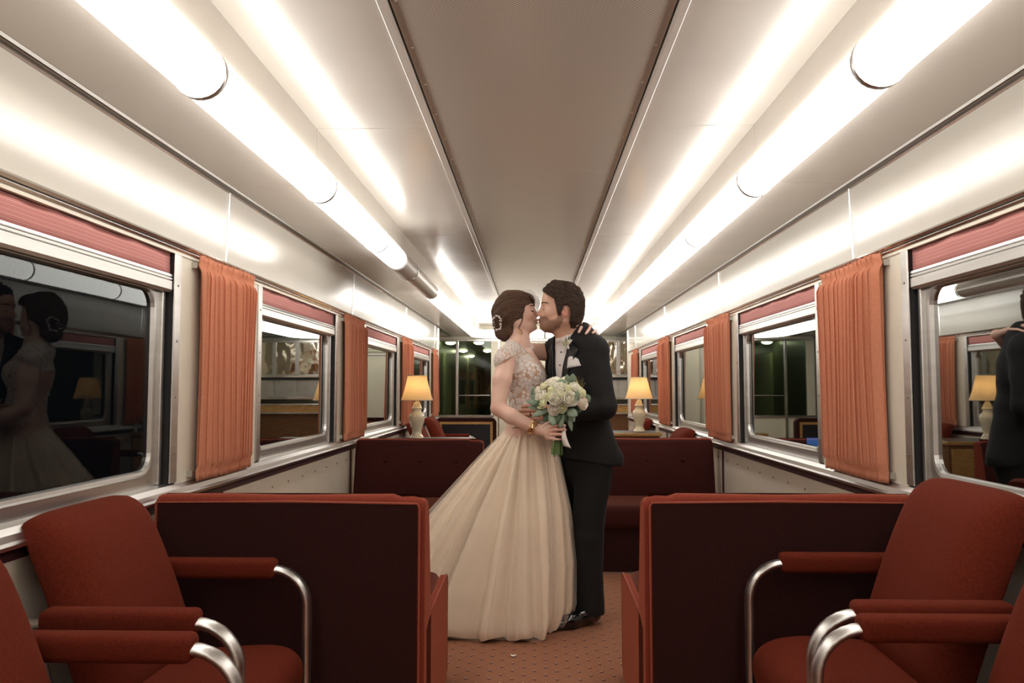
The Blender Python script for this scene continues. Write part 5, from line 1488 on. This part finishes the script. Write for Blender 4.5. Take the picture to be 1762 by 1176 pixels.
def dclip(x, y, z):
    a = polysdf(x + 0 * y, z + 0 * y, [(p[0], p[2]) for p in neckl]) + scal(x + z + 0 * y)
    cap_ = (1.378 + .62 * (x - b_sr[0]) - z) + scal(x * 1.2 + y)           # scalloped lower edge of the cap sleeve
    cut = np.where(y + 0 * x + 0 * z < 4.118, cap_ + 0 * y, -1)
    return np.maximum(a, cut)
D.clip(dclip)
V, F_ = D.mesh(0)
# solid lace near edges and shoulders (red channel of the tint)
ed = polysdf(V[:, 0], V[:, 2], [(p[0], p[2]) for p in neckl]); shz = np.clip((V[:, 2] - 1.40) / .03, 0, 1)
am = np.clip(np.clip(1 + ed / .02, 0, 1) * .8 + shz * .85, 0, 1) * (.75 + .25 * vnoise(V[:, 0], V[:, 1], V[:, 2], 220, 41))
bod = bpart(field_obj('lace_bodice', V, F_, 'lace', None, np.clip(np.stack([am] * 3, 1), 0, 1)))

# raised floral lace motifs scattered over the bodice
lm = MB(); rl = random.Random(17)
cen = V; 
me_ = bod.data; nrm_ = np.zeros(len(me_.vertices) * 3, np.float32); me_.vertices.foreach_get('normal', nrm_); nrm_ = nrm_.reshape(-1, 3)
cand = rl.sample(range(len(V)), min(len(V), 7000)); chosen = []
for ii in cand:
    p_ = V[ii]
    if p_[2] < 1.045: continue
    gap = .0135 if p_[2] > 1.385 else (.018 if (p_[0] > -.06 or p_[2] > 1.25) else .026)
    if all((p_[0] - q[0]) ** 2 + (p_[1] - q[1]) ** 2 + (p_[2] - q[2]) ** 2 > gap * gap for q in chosen):
        chosen.append(p_)
        n_ = Vector(nrm_[ii]); a_ = n_.orthogonal().normalized(); b2 = n_.cross(a_); R_ = gap * rl.uniform(.50, .72); a0 = rl.uniform(0, 6.28)
        np_ = rl.choice((4, 5, 5, 6))
        for q in range(np_):
            an = a0 + 6.283 * q / np_; dr = a_ * math.cos(an) + b2 * math.sin(an); tg = n_.cross(dr)
            c_ = Vector(p_) + n_ * .0012
            w_ = R_ * .42; ln = R_ * rl.uniform(.9, 1.15)
            lm.grid([[tuple(c_ + dr * (ln * u) + tg * (w_ * math.sin(math.pi * (.12 + .8 * u)) * v) + n_ * (.0016 * (1 - v * v))) for v in (-1, 0, 1)] for u in (.1, .45, .8, 1.0)])
lo2 = obj('lace_applique', lm, 'lace_thread', bod, smooth=True); lo2['kind'] = 'stuff'
# ---- gown skirt
mat('gown_satin', (0.92, 0.765, 0.59), 0.6, noise=0.03, nscale=30, sheen=.3, sheen_tint=(1, .9, .8))
def gown(grow, seed, nphi=420, nz=60, folds=1.0, zcut=0.004):
    r = np.random.RandomState(seed)
    ztop = 1.085
    rows = []
    ph = np.linspace(0, 2 * np.pi, nphi, endpoint=False)
    def ext(t):
        # silhouette: left (train) / right / near / far extents measured from the waist axis
        return (np.interp(t, [0, .06, .2, .45, .7, 1], [.085, .105, .24, .47, .68, .92]), np.interp(t, [0, .06, .2, .45, .7, .9, 1], [.075, .110, .165, .215, .240, .235, .205]),
                np.interp(t, [0, .06, .2, .5, .8, 1], [.100, .125, .19, .27, .325, .350]), np.interp(t, [0, .06, .2, .5, 1], [.095, .12, .18, .25, .34]))
    c, s = np.cos(ph), np.sin(ph)
    bl = .5 - .5 * np.clip(c / .55, -1, 1); bl = bl * bl * (3 - 2 * bl)
    bs = .5 - .5 * np.clip(s / .55, -1, 1); bs = bs * bs * (3 - 2 * bs)
    def ring_(t):
        XLv, XRv, YN, YF = ext(t)
        rx = XRv + (XLv - XRv) * bl; ry = YF + (YN - YF) * bs
        pin = 1 - .20 * t * np.where((c > 0) & (s < 0), np.sin(2 * ph) ** 2, 0)
        return rx * c * pin, ry * s * pin
    x1, y1 = ring_(1.0); seg = np.hypot(np.diff(x1, append=x1[:1]), np.diff(y1, append=y1[:1])); arc = np.concatenate([[0], np.cumsum(seg)[:-1]]) / seg.sum() * 2 * np.pi
    fs = [(19, r.uniform(0, 6.28), 1.0), (31, r.uniform(0, 6.28), .45), (53, r.uniform(0, 6.28), .20), (8, r.uniform(0, 6.28), .45)]
    wv = arc + .10 * np.sin(3 * arc + 1.0) + .05 * np.sin(7 * arc + 2.0)
    for i in range(nz + 1):
        t = i / nz
        z = ztop * (1 - t) + zcut * t
        x0, y0 = ring_(t)
        L0 = np.hypot(x0, y0) + 1e-6
        m = sum(a * np.cos(n * wv + p0 + .5 * t * np.sin(2 * arc + p0)) for n, p0, a in fs) / 1.7
        m = m - .25 * m * m
        amp = (.0045 * min(1, t / .05) + .040 * t ** .75) * folds
        k_ = 1 + amp * m / np.maximum(L0, .10) * np.minimum(1, L0 / .2) + grow
        if t > .94: k_ = k_ - .05 * ((t - .94) / .06) ** 2
        zz = z + np.where(t > .93, (t - .93) / .07 * .010 * (1 + np.cos(19 * wv)), 0)
        rows.append(np.stack([-.040 + x0 * k_, 4.28 + y0 * k_, zz + 0 * x0], 1).tolist())
    return MB().grid(rows, closed_v=True)
sk = bpart(obj('gown_skirt', gown(0, 5), 'gown_satin', smooth=True))
bpart(obj('tulle_overlay', gown(.035, 5, folds=.8, zcut=.006), 'tulle', smooth=True), sk).matrix_parent_inverse = Matrix()
bpart(obj('tulle_overlay', gown(.06, 9, folds=.9, zcut=.006), 'tulle', smooth=True), sk).matrix_parent_inverse = Matrix()
# waist band
bpart(obj('waist_band', MB().grid([[(-.040 + (.112 + e) * math.cos(a) * .80, 4.28 + (.118 + e) * math.sin(a) * .93, z) for a in np.linspace(0, 2 * math.pi, 48, endpoint=False)] for z, e in ((1.068, .002), (1.078, .006), (1.094, .006), (1.104, .0))], closed_v=True), 'gown_satin', smooth=True))
# gold bracelets on her wrist
ax = (np.array((0.0168, 3.9850, 1.0335)) - np.array((-0.1144, 4.0200, 1.0956))); ax /= np.linalg.norm(ax)
n1 = np.cross(ax, (0, 0, 1)); n1 /= np.linalg.norm(n1); n2 = np.cross(ax, n1)
for q in range(4):
    c0 = np.array((-0.0063, 3.9910, 1.0433)) + ax * (.008 * q - .008)
    m_ = MB()
    m_.tube([tuple(c0 + (n1 * math.cos(a) + n2 * math.sin(a)) * (.033 + .0012 * math.sin(9 * a + q)) + ax * .003 * math.sin(6 * a + q * 2)) for a in np.linspace(0, 2 * math.pi, 41)], .0026, 6)
    bpart(obj('bracelet', m_, 'gold', smooth=True))

# ================================================================== BOUQUET
bq = empty('bouquet', (0.1224, 3.9450, 1.0186)); tag(bq, 'round bouquet of white roses and eucalyptus held by the bride', 'bouquet')
BQ0 = Vector((0.1224, 3.9450, 1.0186)); QINV = Matrix.Translation(-BQ0)
def qpart(o, parent=None):
    o.parent = parent or bq
    if parent is None: o.matrix_parent_inverse = QINV
    return o
mat('rose_white', (0.95, 0.91, 0.77), 0.6, noise=0.03, nscale=40, sub=.1)
mat('rose_green', (0.92, 0.91, 0.62), 0.6, noise=0.05, nscale=40, sub=.1)
mat('rose_blush', (0.95, 0.85, 0.72), 0.6, noise=0.03, nscale=40, sub=.1)
mat('leaf_sage', (0.23, 0.31, 0.22), 0.55, noise=0.15, nscale=30)
mat('leaf_dark', (0.045, 0.085, 0.035), 0.45, noise=0.2, nscale=30)
mat('stem_green', (0.10, 0.17, 0.035), 0.4, noise=0.2, nscale=50)
mat('ribbon', (0.78, 0.72, 0.66), 0.45)
mat('berry', (0.30, 0.24, 0.06), 0.5)
def petal_rows(r0, h, ang, spread, curl, openf, tw):
    rows = []
    for i in range(7):
        u = i / 6; row = []
        rr0 = r0 * (.35 + .65 * math.sin(min(1, u * 1.25) * math.pi / 2)) * (1 - .22 * max(0, u - .6)) + curl * max(0, u - .80) * 1.3
        zz = h * (u ** .9) - curl * max(0, u - .85) * 1.0
        wdt = spread * (math.sin(math.pi * (.14 + .66 * u)) ** .6)
        for j in range(7):
            v = -1 + 2 * j / 6
            a = ang + v * wdt + tw * u
            e = -.16 * h * (abs(v) ** 2.2) * u
            row.append((rr0 * math.cos(a) * (1 + .03 * v * v), rr0 * math.sin(a) * (1 + .03 * v * v), zz + e))
        rows.append(row)
    return rows
def rose(R, seed, openf=1.0):
    """rose opening towards +z, made of layered petals"""
    r = random.Random(seed); m = MB()
    m.ball((0, 0, R * .38), (R * .30, R * .30, R * .45), 8, 6)
    for layer, (n, rr0, h, sp, cu) in enumerate(((3, .24, 1.20, 1.30, .02), (3, .40, 1.22, 1.20, .06), (4, .58, 1.18, 1.02, .12), (5, .78, 1.06, .92, .22), (5, .98, .84, .84, .34))):
        a0 = r.uniform(0, 6.28)
        for k in range(n):
            m.grid(petal_rows(R * rr0 * r.uniform(.93, 1.07), R * h * r.uniform(.94, 1.05), a0 + 2 * math.pi * k / n, sp, R * cu, openf, .18))
    return m
def orient(d):
    return Vector((0, 0, 1)).rotation_difference(Vector(d).normalized()).to_matrix().to_4x4()
roses = [  # pixel-free positions: offsets from the dome centre, radius, kind
]
def put_rose(pos, R, kind, seed, d):
    m = rose(R, seed); me = m.mesh('rose', True)
    me.transform(Matrix.Translation(Vector(pos) - Vector(d).normalized() * R * .62) @ orient(d))
    me.materials.append(MATS[kind]); o = bpy.data.objects.new('rose', me); COL.objects.link(o)
    md = o.modifiers.new('thickness', 'SOLIDIFY'); md.thickness = .0012
    qpart(o); return o
dome = Vector((0.1328, 3.9850, 1.1461))
RS = [((0.1066, 3.8700, 1.1878), .034, 'rose_white'), ((0.1742, 3.8720, 1.1850), .038, 'rose_white'), ((0.1245, 3.8950, 1.2412), .030, 'rose_white'), ((0.0339, 3.9150, 1.1986), .032, 'rose_white'), ((0.0365, 3.8950, 1.1649), .027, 'rose_green'),
      ((0.2328, 3.9150, 1.1675), .034, 'rose_blush'), ((0.0801, 3.9350, 1.2642), .030, 'rose_white'), ((0.0485, 3.9350, 1.2499), .022, 'rose_green'), ((0.1405, 3.9450, 1.2672), .026, 'rose_green'), ((0.2022, 3.9200, 1.2413), .029, 'rose_white'),
      ((0.2308, 3.9250, 1.2185), .026, 'rose_green'), ((0.0878, 3.9000, 1.2299), .020, 'rose_green'), ((0.1293, 3.8720, 1.2074), .019, 'rose_green'), ((0.0704, 3.8850, 1.1961), .021, 'rose_green'), ((0.1670, 3.8970, 1.2356), .022, 'rose_green'),
      ((0.0170, 3.9450, 1.2270), .022, 'rose_white'), ((0.0955, 3.8800, 1.1370), .030, 'rose_blush'), ((0.1349, 3.8780, 1.1427), .024, 'rose_green'), ((0.1905, 3.9700, 1.2674), .026, 'rose_white'), ((0.2414, 3.9600, 1.1926), .028, 'rose_white'), ((0.1043, 3.9850, 1.2763), .028, 'rose_white'), ((0.1629, 4.0000, 1.2764), .028, 'rose_white'), ((0.0608, 3.9900, 1.2270), .028, 'rose_white')]
for i, (p_, R, kd) in enumerate(RS):
    d = (Vector(p_) - dome); d.z += .01; put_rose(p_, R * 1.14, kd, 100 + i, d)
def leaf(name, base_, tip, w, m, bend=.15, nrm=None, parent=None, finv=None, shape=.75):
    base_ = Vector(base_); tip = Vector(tip); ax_ = tip - base_; L_ = ax_.length; ax_.normalize()
    n_ = Vector(nrm) if nrm else Vector((0, -1, .3)); sd_ = ax_.cross(n_).normalized(); n2_ = sd_.cross(ax_).normalized()
    rows = []
    for i in range(9):
        u = i / 8; ww = w * (math.sin(math.pi * (u ** shape)) ** .62 if 0 < u < 1 else .02)
        rows.append([tuple(base_ + ax_ * (L_ * u) + sd_ * (ww * v) + n2_ * (bend * L_ * math.sin(math.pi * u) * .5 - abs(v) * ww * .18)) for v in (-1, -.5, 0, .5, 1)])
    return obj(name, MB().grid(rows), m, smooth=True, solid=.0012)
LV = [((0.0026, 3.9600, 1.1810), (-0.0002, 3.9400, 1.2471), .016, 0), ((0.1694, 3.9500, 1.2500), (0.1602, 3.9300, 1.3071), .013, 0), ((0.1866, 3.9500, 1.2557), (0.1914, 3.9250, 1.3098), .016, 0), ((0.2435, 3.9500, 1.1755), (0.2766, 3.9300, 1.1986), .020, 0),
      ((0.2049, 3.8700, 1.1710), (0.2105, 3.8650, 1.2271), .011, 0), ((0.1606, 3.8900, 1.1284), (0.2096, 3.8600, 1.1041), .019, 0), ((0.1016, 3.9000, 1.1253), (0.0893, 3.8650, 1.0563), .024, 0), ((0.1214, 3.9000, 1.1309), (0.1062, 3.8700, 1.0673), .016, 1), ((0.0735, 3.9100, 1.1335), (-0.0146, 3.9000, 1.0969), .012, 0),
      ((0.0538, 3.9200, 1.1474), (-0.0318, 3.9300, 1.1414), .013, 0), ((0.0310, 3.9200, 1.1559), (-0.0402, 3.9200, 1.1758), .013, 0), ((0.1674, 3.9200, 1.1049), (0.1837, 3.9100, 1.0262), .010, 0), ((0.1737, 3.9300, 1.1302), (0.2323, 3.9100, 1.1251), .016, 1), ((0.1445, 3.9100, 1.1335), (0.1580, 3.9000, 1.0689), .012, 1),
      ((0.0822, 3.9200, 1.1133), (0.0477, 3.9000, 1.0744), .014, 1), ((0.1383, 3.9000, 1.1140), (0.1235, 3.8850, 1.0414), .012, 0), ((0.0169, 3.9400, 1.1755), (-0.0203, 3.9400, 1.2041), .012, 0), ((0.1114, 3.9300, 1.2613), (0.1588, 3.9000, 1.2724), .012, 0), ((0.1864, 3.9000, 1.1056), (0.1944, 3.8950, 1.0720), .008, 0), ((0.0451, 3.9000, 1.1761), (0.0053, 3.8800, 1.1510), .012, 1)]

for i, (a, b_, w, k_) in enumerate(LV):
    qpart(leaf('eucalyptus_leaf', a, b_, w * 1.25, 'leaf_dark' if k_ else 'leaf_sage', .15 + .05 * (i % 3)))
# stems below the hand, bound at the grip
bind = Vector((0.1224, 3.9450, 1.0186))
rs = random.Random(3)
for k_ in range(22):
    a = rs.uniform(0, 6.28); q = rs.uniform(.2, 1)
    top = dome + Vector((.03 * q * math.cos(a), .03 * q * math.sin(a), -.01)); mid = bind + Vector((.014 * q * math.cos(a), .014 * q * math.sin(a), 0))
    low = Vector((0.1074, 3.9300, 0.9089)) + Vector((.032 * q * math.cos(a + .4), .026 * q * math.sin(a + .4), rs.uniform(-.008, .012)))
    qpart(obj('stem', MB().tube([tuple(top), tuple(mid), tuple((mid + low) / 2), tuple(low)], .0032, 6), 'stem_green', smooth=True))
# ivory ribbon tail
rows = []
for i in range(12):
    u = i / 11; c0 = Vector((0.1468, 3.9050, 1.0630)).lerp(Vector((0.1625, 3.8850, 0.9518)), u) + Vector((-.010 * math.sin(3 * u), .006 * math.sin(7 * u), 0))
    w = .005 + .013 * u
    rows.append([tuple(c0 + Vector((-w, .004 * math.sin(9 * u), .004 * u))), tuple(c0 + Vector((0, -.004, 0))), tuple(c0 + Vector((w, .004 * math.cos(9 * u), -.006 * u)))])
qpart(obj('ribbon_tail', MB().grid(rows), 'ribbon', smooth=True, solid=.001))
# sprig of tiny seed heads
sg = MB(); rs = random.Random(9)
for k_ in range(26):
    c_ = Vector((0.2337, 3.9700, 1.2703)) + Vector((rs.uniform(-.025, .025), rs.uniform(-.015, .015), rs.uniform(-.03, .03))); sg.ball(tuple(c_), rs.uniform(.0012, .002), 5, 4)
    sg.tube([tuple(Vector((0.2335, 3.9700, 1.2184))), tuple(c_)], .0004, 4)
so_ = qpart(obj('seed_sprig', sg, 'berry')); so_['kind'] = 'stuff'

# ================================================================== BOUTONNIERE (pinned on the lapel)
bt = empty('boutonniere', (0, 0, 0)); bt.parent = groom; bt.matrix_parent_inverse = GINV
b0 = Vector(on_front(.070, 1.468, .014)); up = Vector((0, 0, 1)); lf = Vector(GL); ff = Vector(GF)
for k_, (dl, dz, R) in enumerate(((.022, .012, .015), (-.004, .000, .014))):
    pos = b0 + lf * dl + up * dz + ff * .010
    me = rose(R, 300 + k_).mesh('small_rose', True); me.transform(Matrix.Translation(pos - ff * .012) @ orient(ff + Vector((0, 0, .5)))); me.materials.append(MATS['rose_white' if k_ == 0 else 'rose_green'])
    o = bpy.data.objects.new('small_rose', me); COL.objects.link(o); o.parent = bt
for (a, b_, w, m_) in (((.010, -.005), (.060, .022), .008, 'ribbon'), ((.012, -.008), (.030, -.025), .009, 'ribbon'), ((.0, .010), (.005, .040), .006, 'leaf_sage'), ((.02, .02), (.035, .042), .006, 'leaf_dark'), ((-.005, -.004), (-.020, .006), .006, 'leaf_sage')):
    o = leaf('sprig_leaf', b0 + lf * a[0] + up * a[1] + ff * .006, b0 + lf * b_[0] + up * b_[1] + ff * .010, w, m_, .1, tuple(ff)); o.parent = bt
o = obj('stem_wrap', MB().tube([tuple(b0 + ff * .006), tuple(b0 - lf * .018 - up * .045 + ff * .004)], [.006, .004], 8), 'ribbon', smooth=True); o.parent = bt
